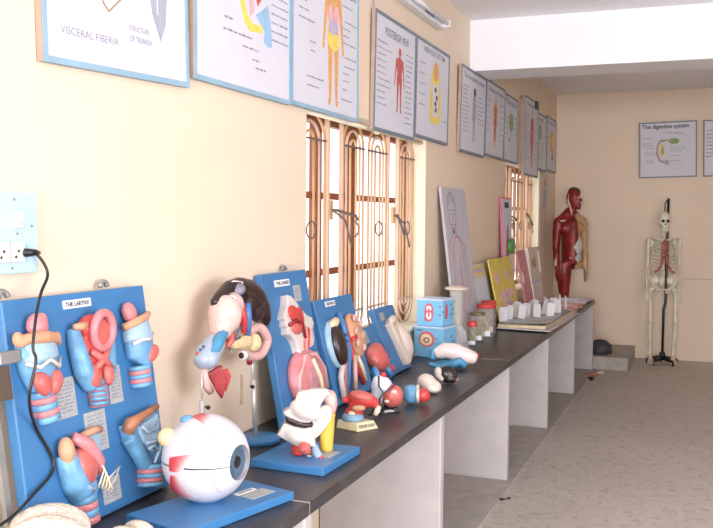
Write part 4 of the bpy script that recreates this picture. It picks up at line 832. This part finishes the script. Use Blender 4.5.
# ------------------------------------------------------------------ glass cylinder and specimen jars
G_cyl = glass('cylinder_glass', (.88, .88, .82), .15, .68); G_jar = glass('jar_glass', (.92, .91, .85), .08, .84)
cy = thing('specimen_cylinder', 'tall clouded glass cylinder jar with a wide cream flat lid', 'jar', (.200, 5.76, ZT+.001), 0)
MB().lathe([(.001, .0), (.045, 0), (.047, .01), (.044, .02), (.044, .385), (.05, .395)], G_cyl, 28).build('glass_body', parent=cy)
MB().lathe([(.07, .396), (.078, .402), (.078, .412), (.07, .416), (.045, .418), (.04, .424), (.001, .424)], P_ivory, 28).build('lid', parent=cy)
q = MB(); q.tube([(.0, .0, .02), (.005, .01, .12), (-.008, 0, .24), (.004, .0, .34)], [.03, .034, .028, .02], n=10); q.blob('specimen', mat('pale_specimen', (.66, .62, .50), .6, .15, 30.), cy, .006, 3)
bgm = glass('plastic_film', (.9, .9, .92), .25, .74)
pb = MB(); rn = random.Random(5); vs = []
for i in range(7):
    for j in range(10): a = 2*PI*j/10; r_ = .050*(1-i/11)+rn.uniform(-.012, .012); vs.append((r_*math.cos(a)-.003*i, r_*math.sin(a),   .002+.028*i+rn.uniform(-.006, .006)*(i > 0)))
pb.add(vs, [(i*10+j, i*10+(j+1) % 10, (i+1)*10+(j+1) % 10, (i+1)*10+j) for i in range(6) for j in range(10)], bgm)
o = tag(pb.build('plastic_bag'), 'crumpled clear plastic bag standing between the blue cartons and the jars', 'bag'); o.location = (.275, 5.63, ZT+.001)
def jar(label, loc, r, h, lidm, content, lidr=1.08, lidh=.03):
    root = thing('specimen_jar', label, 'jar', loc, 0, 'specimen jars beside the glass cylinder')
    MB().lathe([(.001, .0), (r*.9, 0), (r, .008), (r, h*.78), (r*.8, h*.86), (r*.8, h-lidh*.6)], G_jar, 24).build('glass_body', parent=root)
    MB().lathe([(r*lidr*.86, h-lidh), (r*lidr*.9, h-lidh*.9), (r*lidr*.9, h-.004), (r*lidr*.82, h), (.001, h)], lidm, 24).build('lid', parent=root)
    q = MB(); rn = random.Random(int(r*1e4)); 
    for k in range(6): q.ell((rn.uniform(-.4, .4)*r, rn.uniform(-.4, .4)*r, h*(.12+.1*k)), (r*.45, r*.45, h*.11))
    q.blob('specimen', content, root, .006, 2)
    MB().lathe([(r+.0008, h*.10), (r+.0012, h*.10), (r+.0012, h*.32), (r+.0008, h*.32)], M_labelw, 24).build('paper_label', parent=root) if False else None
    vs = []; n = 8
    for z in (h*.06, h*.22):
        for k in range(n+1): a = R(-135+90*k/n); vs.append(((r+.001)*math.cos(a), (r+.001)*math.sin(a), z))
    MB().add(vs, [(k, k+1, n+2+k, n+1+k) for k in range(n)], M_labelw, True).build('paper_label', parent=root)
L_red = mat('lid_red', (.62, .05, .045), .35, .1); L_gold = mat('lid_dull_gold', (.20, .18, .10), .4, .1, metal=.5); L_blk = mat('lid_black', (.02, .02, .02), .4)
sp1 = mat('specimen_olive', (.30, .26, .12), .6, .3, 40.); sp2 = mat('specimen_tan', (.50, .40, .24), .6, .25, 40.); sp3 = mat('specimen_brown', (.26, .16, .08), .6, .3, 40.)
jar('small front specimen jar with a bright red lid and olive contents', (.250, 6.0, ZT+.001), .036, .165, L_red, sp1, 1.05, .035)
jar('specimen jar with a dark dull-gold lid, behind the small red-lidded jar', (.228, 6.24, ZT+.001), .055, .205, L_gold, sp1, 1.05, .02)
jar('largest specimen jar with a wide red lid', (.235, 6.47, ZT+.001), .062, .245, L_red, sp2, 1.18, .03)
jar('specimen jar with a red lid half hidden behind the largest jar', (.205, 6.70, ZT+.001), .058, .25, L_red, sp3, 1.12, .045)
jar('slim dark-lidded vial between the plastic bag and the small red-lidded jar', (.19, 5.925, ZT+.001), .018, .13, L_blk, sp3, 1.1, .03)
rg = thing('red_ring_base', 'small red and cream lid lying behind the pale pink lobe', 'lid', (.365, 5.50, ZT+.001), 0)
MB().lathe([(.055, 0), (.055, .02), (.04, .028), (.001, .03)], L_red, 24).build('rim', parent=rg); MB().lathe([(.03, .0305), (.03, .034), (.001, .035)], P_cream, 20).build('centre_disc', parent=rg)

# ------------------------------------------------------------------ charts leaning behind the jars
M_dsheet = mat('drawing_sheet', (.52, .49, .53), .6, .06, 6.); pen_p = mat('pencil', (.30, .27, .32), .7); pen_r = mat('pen_red', (.62, .22, .25), .7)
db = board('body_drawing_board', 'tall grey board with a line drawing of a boy leaning on the wall', 5.95, .65, .03, 1.848, .165, 1.091, .02, M_dsheet, 'drawing board')
g = MB(); z = .0003
stroke(g, [(.12, .86), (.10, .95), (.13, 1.03), (.21, 1.06), (.30, 1.03), (.33, .95), (.30, .86), (.25, .80), (.19, .795), (.13, .84), (.12, .86)], .012, z, pen_p)
g.prism([(.12, .95), (.13, 1.02), (.21, 1.055), (.29, 1.03), (.32, .96), (.27, .99), (.18, .995)], z, z+.0008, mat('pencil_hair', (.42, .39, .43), .7))
for u in (.17, .26): stroke(g, [(u-.025, .93), (u+.025, .93)], .012, z, pen_p); g.prism(ell2((u, .905), .012, .008), z, z+.0008, pen_p)
stroke(g, [(.215, .90), (.205, .86), (.225, .86)], .008, z, pen_p); stroke(g, [(.18, .83), (.25, .83)], .012, z, pen_r)
stroke(g, [(.18, .80), (.17, .76), (.10, .72), (.03, .66), (.01, .50), (.02, .3)], .011, z, pen_p); stroke(g, [(.25, .80), (.27, .76), (.36, .73), (.45, .68), (.49, .50), (.50, .3)], .011, z, pen_p)
stroke(g, [(.14, .55), (.16, .68), (.22, .74), (.30, .74), (.38, .68), (.42, .5), (.42, .25)], .014, z, pen_r); stroke(g, [(.10, .66), (.11, .48), (.13, .2)], .012, z, pen_r); stroke(g, [(.25, .5), (.30, .46), (.27, .40), (.33, .36)], .012, z, pen_r); g.prism(ell2((.215, .775), .02, .015), z, z+.0008, M_ink); stroke(g, [(.30, .6), (.31, .3), (.29, .1)], .010, z, pen_r)
g.build('body_drawing', parent=db)
cbd = board('cream_chart_board', 'cream card with a purple heading between the drawing and yellow chart', 6.72, .50, .05, 1.275, .15, .52, .012, mat('cream_card', (.68, .58, .42), .6), 'chart')
g = MB(); g.box(.04, .46, .44, .50, 0, .0008, ink_y).box(.10, .42, .455, .485, .0009, .0015, ink_v); g.box(.03, .47, .03, .41, 0, .0008, M_paper); g.build('printed_sheet', parent=cbd)
yb = board('yellow_chart_board', 'yellow chart with pink patches leaning on the wall below the second window', 7.12, .84, .10, 1.30, .215, .55, .014, mat('yellow_card', (.72, .55, .10), .55, .06, 6.), 'chart')
g = MB()
for (u, v) in ((.18, .39), (.60, .39)): g.prism(ell2((u, v), .07, .055, 12), 0, .0008, ink_pk); g.prism(ell2((u, v), .03, .03, 10), .0009, .0015, ink_v)
for (u, v, a, b_) in ((.32, .17, .20, .11), (.14, .20, .16, .06), (.52, .21, .20, .06), (.24, .13, .12, .05), (.5, .12, .14, .05)): g.box(u, u+a, v, v+b_, 0, .0008+.0002*(u > .3), ink_pk)
g.box(.36, .48, .21, .24, .0012, .0018, ink_v); g.box(.38, .50, .15, .18, .0012, .0018, ink_v); g.build('printed_patches', parent=yb)
pf = board('pink_edged_panel', 'narrow white panel with thick pink edge and small red and green figure', 7.93, .42, .022, 1.828, .075, 1.065, .02, mat('pink_edge', (.66, .14, .24), .5), 'panel')
g = MB(); g.box(.02, .41, .02, 1.05, 0, .002, M_paper); g.build('sheet', parent=pf); g = MB(); g.box(.12, .30, .97, 1.02, .002, .003, M_ink); g.prism(ell2((.30, .62), .10, .07), .002, .035, mat('leaf_green', (.10, .34, .08), .5)); g.prism(ell2((.22, .74), .03, .08), .002, .004, ink_r); g.prism([(.12, .60), (.18, .74), (.25, .56), (.22, .34), (.10, .30)], .002, .004, ink_r); g.build('figure_drawing', parent=pf)
pt = board('pink_star_board', 'pink patterned board with a white edge and star in front of the second window', 8.36, .42, .085, 1.335, .20, .58, .02, mat('pink_card', (.62, .24, .26), .55, .15, 30.), 'chart')
MB().box(.405, .43, .0, .58, -.02, .008, M_labelw).build('white_edge', parent=pt)
star = [(.06+(.06 if i % 2 == 0 else .025)*math.sin(2*PI*i/10), .32+(.06 if i % 2 == 0 else .025)*math.cos(2*PI*i/10)) for i in range(10)]
MB().prism(star, 0, .004, M_labelw).build('star', parent=pt)
ph = board('picture_stand', 'white card stand with a cream framed picture, right of the pink star board', 8.83, .62, .09, 1.35, .17, .59, .015, mat('stand_card', (.68, .60, .56), .5), 'picture stand')
g = MB(); g.box(0, .62, .29, .33, 0, .012, P_ivory).box(0, .62, .55, .59, 0, .012, P_ivory).box(0, .05, .33, .55, 0, .012, P_ivory).box(.57, .62, .33, .55, 0, .012, P_ivory); g.build('picture_frame', parent=ph)
g = MB(); g.prism(ell2((.30, .43), .13, .05), .0, .001, ink_br); g.prism(ell2((.36, .47), .05, .05), .001, .002, ink_o); g.build('picture', parent=ph)
g = MB(); lines(g, .06, .56, .23, .03, .0, ink_v, rnd)
for i in range(4): lines(g, .08, .5, .17-.04*i, .015, .0, ink_pk, rnd)
g.build('caption_lines', parent=ph)

# ------------------------------------------------------------------ tray and specimen cards
tr = thing('specimen_tray', 'large flat tray of grey specimens under clear film with cream front edge', 'tray', (.43, 7.62, ZT+.001), 0)
q = MB(); q.prism([(-.215, -.68), (.205, -.74), (.245, .72), (-.20, .74)], .012, .018, M_paper); q.build('tray_board', parent=tr)
q = MB(); q.prism([(-.21, -.67), (.16, -.66), (.20, .66), (-.19, .70)], .018, .045, mat('tray_cream', (.66, .54, .34), .6, .15, 20.)); q.build('foam_bed', parent=tr, bevel=.006)
q = MB(); rn = random.Random(9); nx, ny = 10, 24; vs = []
for i in range(nx+1):
    for j in range(ny+1): vs.append((-.205+.38*i/nx, -.64+1.28*j/ny, .048+rn.uniform(0, .014)))
q.add(vs, [(i*(ny+1)+j, (i+1)*(ny+1)+j, (i+1)*(ny+1)+j+1, i*(ny+1)+j+1) for i in range(nx) for j in range(ny)], mat('grey_film', (.42, .44, .44), .35, .2, 25.)); q.build('film_cover', parent=tr)
MB().box(-.20, .15, -.60, .60, 0, .012, M_black).build('tray_shadow_foot', parent=tr)  # block lifting the tray, coloured black as the shadow beneath it
MB().tube([(.206, -.74, .02), (.246, .72, .02)], .004, mat('pink_edge2', (.62, .34, .30), .5), 6).build('edge_strip', parent=tr)
cards = [(.235, 7.10), (.245, 7.25), (.255, 7.42), (.24, 7.58), (.325, 7.35), (.34, 7.52), (.36, 7.70), (.335, 7.86), (.43, 7.48), (.45, 7.72), (.52, 7.62), (.53, 7.95), (.40, 8.05), (.47, 8.15)]
c0 = thing('specimen_card', 'small upright white name card stuck in the covered tray', 'name card', (0, 0, 0), 0, 'white name cards standing in the tray')
q = MB(); q.add([(-.032, -.010, 0), (.032, -.010, 0), (.030, .0, .115), (-.030, .0, .115), (-.032, .012, 0), (.032, .012, 0), (.030, .002, .115), (-.030, .002, .115)], [(0, 1, 2, 3), (5, 4, 7, 6), (0, 3, 7, 4), (1, 5, 6, 2), (3, 2, 6, 7), (0, 4, 5, 1)], mat('card_white', (.66, .64, .64), .5)); q.build('card', parent=c0)
for i, (x, y) in enumerate(cards):
    c = c0 if i == 0 else copy_tree(c0)
    c.location = (x, y, ZT+.055); c.rotation_euler = (R(rnd.uniform(-10, 10)), R(rnd.uniform(-14, 14)), R(rnd.uniform(-25, 50)))
pinkm = [mat('pink_sheet', (.74, .36, .40), .5, .12, 12.), mat('pink_pale_sheet', (.78, .52, .52), .5, .12, 14.), mat('orange_sheet', (.72, .28, .20), .5, .1, 12.), mat('lilac_sheet', (.62, .50, .60), .5, .1, 12.)]
plab = ['pink printed sheet on the far worktop, nearest to the tray', 'pale pink sheet against the wall on the far worktop', 'orange-pink sheet at the front edge of the far worktop', 'lilac sheet lying at the far end of the counter']
for i, (x, y, a, b_, rz, h) in enumerate(((.43, 8.72, .34, .40, 4, .0), (.40, 9.30, .34, .55, -4, .0), (.46, 9.12, .28, .40, 6, .009), (.40, 9.76, .40, .42, -6, .009))):
    s_ = thing('pink_sheet', plab[i], 'sheet', (x, y, ZT+.001+h), rz, 'pink sheets on the far worktop')
    MB().box(-a/2, a/2, -b_/2, b_/2, 0, .008, pinkm[i]).build('card', parent=s_)
    g = MB()
    for k in range(5): g.box(-a*.4, a*.4*rnd.uniform(.2, 1), -b_*.35+b_*.15*k, -b_*.35+b_*.15*k+.025, .008, .009, M_labelw)
    g.build('printed_lines', parent=s_)
for i, (x, y, lab) in enumerate(((.30, 8.70, 'small white stand nearest the tray among the pink sheets'), (.40, 8.95, 'white upright pin between the pink sheets'), (.49, 8.72, 'white upright pin at the front edge among the pink sheets'))):
    s_ = thing('sheet_stand', lab, 'card stand', (x, y, ZT+.0095+.008*(i == 1)), 30*i, 'white pins among the pink sheets')
    MB().box(-.03, .03, -.02, .02, 0, .008, M_labelw).build('foot', parent=s_); MB().tube([(0, 0, .006), (.004, 0, .06), (0, 0, .12)], [.010, .012, .008], M_labelw, 8).build('upright', parent=s_)

# ------------------------------------------------------------------ muscle figure in the corner
mm = bpy.data.materials.new('muscle_figure_paint'); mm.use_nodes = True; nt = mm.node_tree; b = nt.nodes['Principled BSDF']
tc = nt.nodes.new('ShaderNodeTexCoord'); sp_ = nt.nodes.new('ShaderNodeSeparateXYZ'); nt.links.new(tc.outputs['Object'], sp_.inputs[0])
wv = nt.nodes.new('ShaderNodeTexNoise'); wv.inputs['Scale'].default_value = 14; wv.inputs['Detail'].default_value = 3; nt.links.new(tc.outputs['Object'], wv.inputs['Vector'])
rr1 = nt.nodes.new('ShaderNodeValToRGB'); rr1.color_ramp.elements[0].color = (.14, .008, .008, 1); rr1.color_ramp.elements[1].color = (.33, .022, .018, 1); rr1.color_ramp.elements[0].position = .35; rr1.color_ramp.elements[1].position = .68; e = rr1.color_ramp.elements.new(.78); e.color = (.50, .22, .18, 1)
nt.links.new(wv.outputs['Fac'], rr1.inputs[0])
hz = nt.nodes.new('ShaderNodeMath'); hz.operation = 'GREATER_THAN'; hz.inputs[1].default_value = 1.56; nt.links.new(sp_.outputs[2], hz.inputs[0])
sb_ = nt.nodes.new('ShaderNodeMath'); sb_.operation = 'MULTIPLY_ADD'; sb_.inputs[1].default_value = -.055; nt.links.new(hz.outputs[0], sb_.inputs[0]); nt.links.new(sp_.outputs[0], sb_.inputs[2])
gt = nt.nodes.new('ShaderNodeMath'); gt.operation = 'GREATER_THAN'; gt.inputs[1].default_value = .035; nt.links.new(sb_.outputs[0], gt.inputs[0])
mx = nt.nodes.new('ShaderNodeMixRGB'); nt.links.new(gt.outputs[0], mx.inputs[0]); nt.links.new(rr1.outputs[0], mx.inputs[1]); mx.inputs[2].default_value = (.50, .30, .15, 1)
nt.links.new(mx.outputs[0], b.inputs['Base Color']); b.inputs['Roughness'].default_value = .4
fg = thing('muscle_figure', 'life-size anatomical man, half red muscle, half tan skin, in the room corner', 'anatomical figure', (.275, 10.55, .146), 30)
fg.scale = (.87, .93, 1)
MB().box(-.22, .22, -.17, .20, 0, .05, mat('figure_base', (.05, .045, .04), .5)).build('base', parent=fg, bevel=.01)
q = MB(); n = 14
q.tube([(0, .0, .98), (0, .0, 1.06), (0, .0, 1.18), (0, -.005, 1.34), (0, .0, 1.46), (0, .01, 1.52)], [.145, .155, .155, .165, .14, .07], n=18, flat=(1, .68))
q.tube([(-.165, .01, 1.45), (-.09, .01, 1.48), (.09, .01, 1.48), (.165, .01, 1.45)], [.062, .06, .06, .062], n=n)
for s in (-1, 1): q.ell((s*.172, .01, 1.435), (.068, .062, .085)); q.tube([(s*.02, .02, 1.60), (s*.07, .02, 1.54), (s*.15, .015, 1.48)], [.045, .05, .05], n=n)
for s in (-1, 1): q.ell((s*.075, -.07, 1.39), (.085, .045, .065))
q.tube([(0, .01, 1.48), (.005, .0, 1.56), (.01, -.01, 1.62)], [.075, .066, .06], n=n)
q.ell((.015, -.02, 1.735), (.075, .095, .115), rot=(0, 0, 35)); q.ell((.035, -.045, 1.68), (.055, .075, .075), rot=(0, 0, 35))
q.tube([(.07, -.115, 1.735), (.088, -.135, 1.71), (.078, -.12, 1.695)], [.012, .018, .012], n=8); q.ell((.07, -.105, 1.655), (.025, .025, .016)); q.ell((.062, -.10, 1.625), (.028, .028, .022)); q.ell((-.045, .02, 1.72), (.012, .024, .034))
for s, x1, y1 in ((-1, -.215, -.03), (1, .205, -.02)):
    q.tube([(s*.165, .01, 1.45), (s*.185, .01, 1.35), (s*.197, .01, 1.16)], [.064, .060, .046], n=n); q.tube([(s*.197, .01, 1.17), (s*.20, -.02, 1.08), (x1*.95, y1-.03, .92)], [.045, .047, .03], n=n); q.ell((x1*.96, y1-.04, .87), (.026, .045, .055))
    for k in range(4): f0 = (x1*.96+.0*s, y1-.075+.022*k, .84); q.tube([f0, (f0[0]-.004*s, f0[1]-.004, .80), (f0[0]-.012*s, f0[1]-.0, .765+.012*abs(k-1.3))], [.0115, .0105, .008], n=8)
    q.tube([(x1*.93, y1-.085, .88), (x1*.90, y1-.10, .84), (x1*.89, y1-.10, .81)], [.014, .012, .009], n=8)
q.tube([(-.085, .0, 1.0), (-.09, -.01, .88), (-.08, -.005, .70), (-.075, .0, .53)], [.105, .10, .078, .055], n=n); q.tube([(-.075, .0, .53), (-.078, .02, .40), (-.075, .02, .15)], [.055, .058, .034], n=n); q.tube([(-.075, .03, .085), (-.08, -.05, .075), (-.085, -.13, .068)], [.035, .034, .024], n=n)
q.tube([(.075, .0, 1.0), (.085, .0, .93)], [.10, .085], n=n)
q.blob('body', mm, fg, .011, 4)
q = MB(); q.ell((.040, .005, 1.805), (.055, .088, .058), rot=(8, 0, 35)); q.build('hair', mat('hair_black', (.012, .010, .010), .5), fg)
q = MB(); q.ell((.03, -.102, 1.19), (.095, .058, .14)); q.ell((.015, -.102, 1.06), (.085, .052, .07)); q.blob('abdominal_sheath', mat('sheath_white', (.50, .50, .47), .4, .08), fg, .008, 2)
q = MB(); q.tube([(-.045, -.035, 1.78), (-.052, -.03, 1.70), (-.03, -.05, 1.62), (-.01, -.055, 1.55)], [.012, .016, .012, .008], n=8); q.tube([(-.02, -.045, 1.50), (.0, -.06, 1.44)], .012, n=8); q.tube([(-.21, -.04, 1.10), (-.232, -.07, .96)], .014, n=8); q.tube([(-.08, -.055, .62), (-.075, -.065, .54)], [.02, .03], n=8); q.tube([(-.10, -.06, 1.475), (-.17, -.045, 1.475)], .010, n=8); q.blob('tendon', P_white, fg, .006, 2)
eyes = MB(); eyes.ell((.048, -.112, 1.742), (.012, .010, .008)); eyes.ell((.086, -.085, 1.742), (.010, .010, .008)); eyes.build('eye', P_white, fg)
MB().tube([(.0, .06, .05), (.0, .09, .9)], .018, M_grey, 10).build('support_rod', parent=fg)
tag(MB().lathe([(.11, 0), (.13, .02), (.12, .10), (.06, .15), (.001, .16)], mat('dark_bag', (.045, .045, .055), .6, .2, 20., .4), 14, Matrix.Translation((.66, 10.30, .146))).build('dark_bundle'), 'dark bundle on the concrete step behind the counter end', 'bundle')

# ------------------------------------------------------------------ skeleton
sk = thing('skeleton', 'ivory human skeleton hanging on a black wheeled stand by the back wall', 'skeleton', (1.298, 10.77, 0), 10)
sk.scale = (.91, .96, 1)
stn = MB()
for a in (15, 87, 159, 231, 303): stn.tube([(0, 0, .075), (.10*math.cos(R(a)), .10*math.sin(R(a)), .06), (.19*math.cos(R(a)), .19*math.sin(R(a)), .045)], [.03, .022, .014], M_black, 8)
stn.lathe([(.035, .05), (.035, .13), (.02, .14)], M_black, 12); stn.build('stand_base', parent=sk)
for a in (15, 87, 159, 231, 303): MB().tube([(.19*math.cos(R(a))-.01, .19*math.sin(R(a)), .025), (.19*math.cos(R(a))+.01, .19*math.sin(R(a)), .025)], .024, M_black, 12).build('caster', parent=sk)
MB().tube([(0, 0, .09), (.002, 0, .62), (.022, 0, .70), (.026, .02, 1.0), (.03, .045, 1.25), (.034, .05, 1.70), (.036, .05, 1.885)], .0165, M_black, 10).build('stand_pole', parent=sk)
MB().tube([(.036, .05, 1.86), (.01, .02, 1.86), (-.012, .0, 1.82), (-.012, .0, 1.74)], .007, M_black, 8).build('hanger', parent=sk)
cx = -.012
q = MB(); q.ell((cx, .01, 1.655), (.072, .09, .082)); q.ell((cx, -.045, 1.60), (.052, .045, .05)); q.tube([(cx-.045, -.055, 1.605), (cx-.062, -.02, 1.615), (cx-.065, .02, 1.62)], .009, n=8); q.tube([(cx+.045, -.055, 1.605), (cx+.062, -.02, 1.615), (cx+.065, .02, 1.62)], .009, n=8); sk_ = q.blob('skull', P_bone, sk, .006, 2)
q = MB()
for s in (-1, 1): q.ell((cx+s*.028, -.085, 1.628), (.019, .014, .018))
q.add([(cx-.012, -.092, 1.585), (cx+.012, -.092, 1.585), (cx, -.090, 1.612), (cx-.012, -.08, 1.585), (cx+.012, -.08, 1.585), (cx, -.08, 1.612)], [(0, 1, 2), (5, 4, 3), (0, 3, 4, 1), (1, 4, 5, 2), (2, 5, 3, 0)]); q.box(cx-.028, cx+.028, -.089, -.08, 1.548, 1.554); q.build('socket', mat('socket_dark', (.03, .022, .018), .8), sk)
q = MB(); q.tube([(cx-.05, .0, 1.585), (cx-.046, -.03, 1.535), (cx-.022, -.075, 1.52), (cx+.022, -.075, 1.52), (cx+.046, -.03, 1.535), (cx+.05, .0, 1.585)], [.010, .012, .015, .015, .012, .010], n=10); q.build('jaw', P_bone, sk)
q = MB()
for k in range(7): q.box(cx-.028+.008*k, cx-.0215+.008*k, -.092, -.082, 1.553, 1.568)
for k in range(7): q.box(cx-.028+.008*k, cx-.0215+.008*k, -.092, -.082, 1.535, 1.549)
q.build('teeth', mat('teeth', (.78, .74, .62), .3), sk)
for k in range(22):
    z = 1.50-.0245*k; yy = .02+.035*math.sin((1.5-z)*5.2); rr0 = .016+.0006*k
    MB().lathe([(rr0*.9, -.009), (rr0, -.006), (rr0*.92, 0), (rr0, .006), (rr0*.9, .009)], P_bone, 12, Matrix.Translation((cx+.004, yy, z))).tube([(cx+.004, yy+.01, z), (cx+.004, yy+.045, z-.012)], [.006, .004], P_bone, 6).tube([(cx-.03, yy+.015, z), (cx+.038, yy+.015, z)], .005, P_bone, 6).build('vertebra', parent=sk)
for s in (-1, 1):
    for k in range(10):
        z0 = 1.415-.027*k; w = .085+.065*math.sin(min(1, (k+1)/7)*PI/2)-.004*max(0, k-6); dr = .045+.012*k; fx = .03 if k < 7 else .03+.022*(k-6)
        MB().tube(smooth([Vector(p) for p in ((cx+s*.02, .05, z0+.01), (cx+s*w*.75, .075, z0), (cx+s*w, .01, z0-dr*.5), (cx+s*w*.78, -.07, z0-dr), (cx+s*fx*1.6, -.09, z0-dr*1.05))], 4), .0075, P_bone, 6).build('rib', parent=sk)
        if k < 9: MB().tube([(cx+s*fx*1.6, -.09, z0-dr*1.05), (cx+s*fx*.9, -.098, z0-dr*.9), (cx+s*.012, -.098, max(1.235, z0-dr*.7))], .011, mat('cartilage_red', (.42, .12, .10), .5, .15), 6).build('rib_cartilage', parent=sk)
    MB().tube([(cx+s*.015, -.085, 1.41), (cx+s*.09, -.06, 1.435), (cx+s*.17, -.01, 1.43)], [.011, .009, .010], P_bone, 8).build('collarbone', parent=sk)
    q = MB(); q.prism([(cx+s*.075, 1.405), (cx+s*.165, 1.425), (cx+s*.15, 1.36), (cx+s*.10, 1.26)], .078, .090, None, Matrix(((1, 0, 0, 0), (0, 0, 1, 0), (0, 1, 0, 0), (0, 0, 0, 1)))); q.tube([(cx+s*.10, .09, 1.40), (cx+s*.18, .03, 1.44)], .010, n=8); q.build('shoulder_blade', P_bone, sk)
    xs = cx+s*.185
    MB().tube([(xs, .0, 1.42), (xs+s*.0, .0, 1.39), (xs+s*.002, .0, 1.28), (xs+s*.004, .0, 1.14), (xs+s*.004, .0, 1.115)], [.026, .022, .016, .017, .024], P_bone, 10).build('upper_arm_bone', parent=sk)
    for t in (-1, 1): MB().tube([(xs+s*.004+t*.011, .0, 1.105), (xs+s*.006+t*.013, -.01, .99), (xs+s*.006+t*.010, -.02, .865)], [.011, .008, .011], P_bone, 8).build('forearm_bone', parent=sk)
    q = MB(); q.ell((xs+s*.006, -.02, .845), (.022, .014, .018)); q.build('wrist', P_bone, sk)
    for t in range(4): q = MB(); f = (xs+s*.006-.02+.013*t); q.tube([(f, -.02, .835), (f-.002+.003*t-.003, -.022, .78), (f-.004+.004*t, -.028, .735), (f-.004+.004*t, -.032, .70+.008*abs(t-1.5))], [.006, .0065, .006, .004], n=6); q.build('finger', P_bone, sk)
    MB().tube([(xs-s*.015, -.03, .835), (xs-s*.035, -.04, .79), (xs-s*.036, -.045, .75)], [.006, .0065, .0045], P_bone, 6).build('thumb', parent=sk)
    # pelvis half
    q = MB(); q.tube(smooth([Vector(p) for p in ((cx+s*.03, .05, .955), (cx+s*.09, .05, 1.01), (cx+s*.145, -.0, 1.0), (cx+s*.135, -.05, .93), (cx+s*.09, -.03, .87))], 3), .020, n=10, flat=(1, 1)); q.ell((cx+s*.09, .01, .955), (.05, .022, .05), rot=(0, s*30, 0)); q.tube(smooth([Vector(p) for p in ((cx+s*.09, -.02, .875), (cx+s*.05, -.055, .85), (cx+s*.012, -.065, .855))], 3), .013, n=8); q.tube([(cx+s*.085, .0, .865), (cx+s*.07, .0, .80), (cx+s*.025, -.05, .825)], .013, n=8); q.blob('hip_bone', P_bone, sk, .007, 2)
    kx = cx+s*.155 if s > 0 else cx-.145
    MB().tube([(cx+s*.105, .0, .865), (cx+s*.145, .01, .85), (cx+s*.15, .01, .80), (kx-s*.0, -.01, .60), (kx, -.01, .505), (kx, -.01, .475)], [.028, .026, .025, .0205, .027, .034], P_bone, 12).build('thigh_bone', parent=sk)
    MB().ell((kx, -.048, .48), (.02, .012, .022), P_bone).build('kneecap', parent=sk)
    fx = cx+s*.115+(.02 if s > 0 else -.02)
    MB().tube([(kx, -.005, .455), (kx, -.005, .42), ((kx+fx)/2, .0, .26), (fx, .0, .115), (fx, .0, .09)], [.035, .026, .0175, .018, .024], P_bone, 12).build('shin_bone', parent=sk); MB().tube([(kx+s*.03, .01, .44), ((kx+fx)/2+s*.028, .01, .26), (fx+s*.024, .008, .09)], [.010, .0065, .012], P_bone, 8).build('calf_bone', parent=sk)
    q = MB(); q.ell((fx, .035, .055), (.024, .04, .028)); q.ell((fx, -.02, .065), (.028, .045, .022)); q.blob('ankle', P_bone, sk, .006, 2)
    for t in range(5): f = fx-.026+.013*t; MB().tube([(f, -.045, .058), (f+.004*(t-2), -.10, .042), (f+.006*(t-2), -.145, .030), (f+.006*(t-2), -.175, .026)], [.008, .008, .007, .005], P_bone, 6).build('toe', parent=sk)
MB().tube([(cx, -.098, 1.415), (cx, -.10, 1.33), (cx, -.099, 1.255)], [.018, .014, .010], mat('cartilage_red', (.42, .12, .10), .5, .15), 8).build('breastbone', parent=sk)
q = MB(); q.ell((cx, .055, .95), (.045, .022, .065)); q.build('sacrum', P_bone, sk)

# ------------------------------------------------------------------ litter on the floor
def scrap(label, x, y, m, s=1., rz=0.):
    o = MB(); o.ell((0, 0, .012*s), (.035*s, .02*s, .012*s), m); o.tube([(-.03*s, 0, .012*s), (-.06*s, .02*s, .007*s)], .006*s, m, 6); o = o.build('litter_scrap'); o.location = (x, y, .0005); o.rotation_euler = (0, 0, R(rz)); tag(o, label, 'scrap', 'scraps on the floor')
scrap('brown scrap on the floor beside the far partition', .66, 9.62, P_brownr, 1.6, 20); scrap('cream scrap on the floor beside the far partition', .72, 9.78, P_ivory, 1.5, 70); scrap('dark scrap on the floor close under the far counter', .665, 9.40, P_dark, 1.4, 120)
scrap('dark speck on the floor in front of the second open counter bay', .655, 5.11, P_dark, .6, 0); scrap('tiny dark speck on the floor, right of a larger speck', .69, 5.15, P_dark, .45, 60)
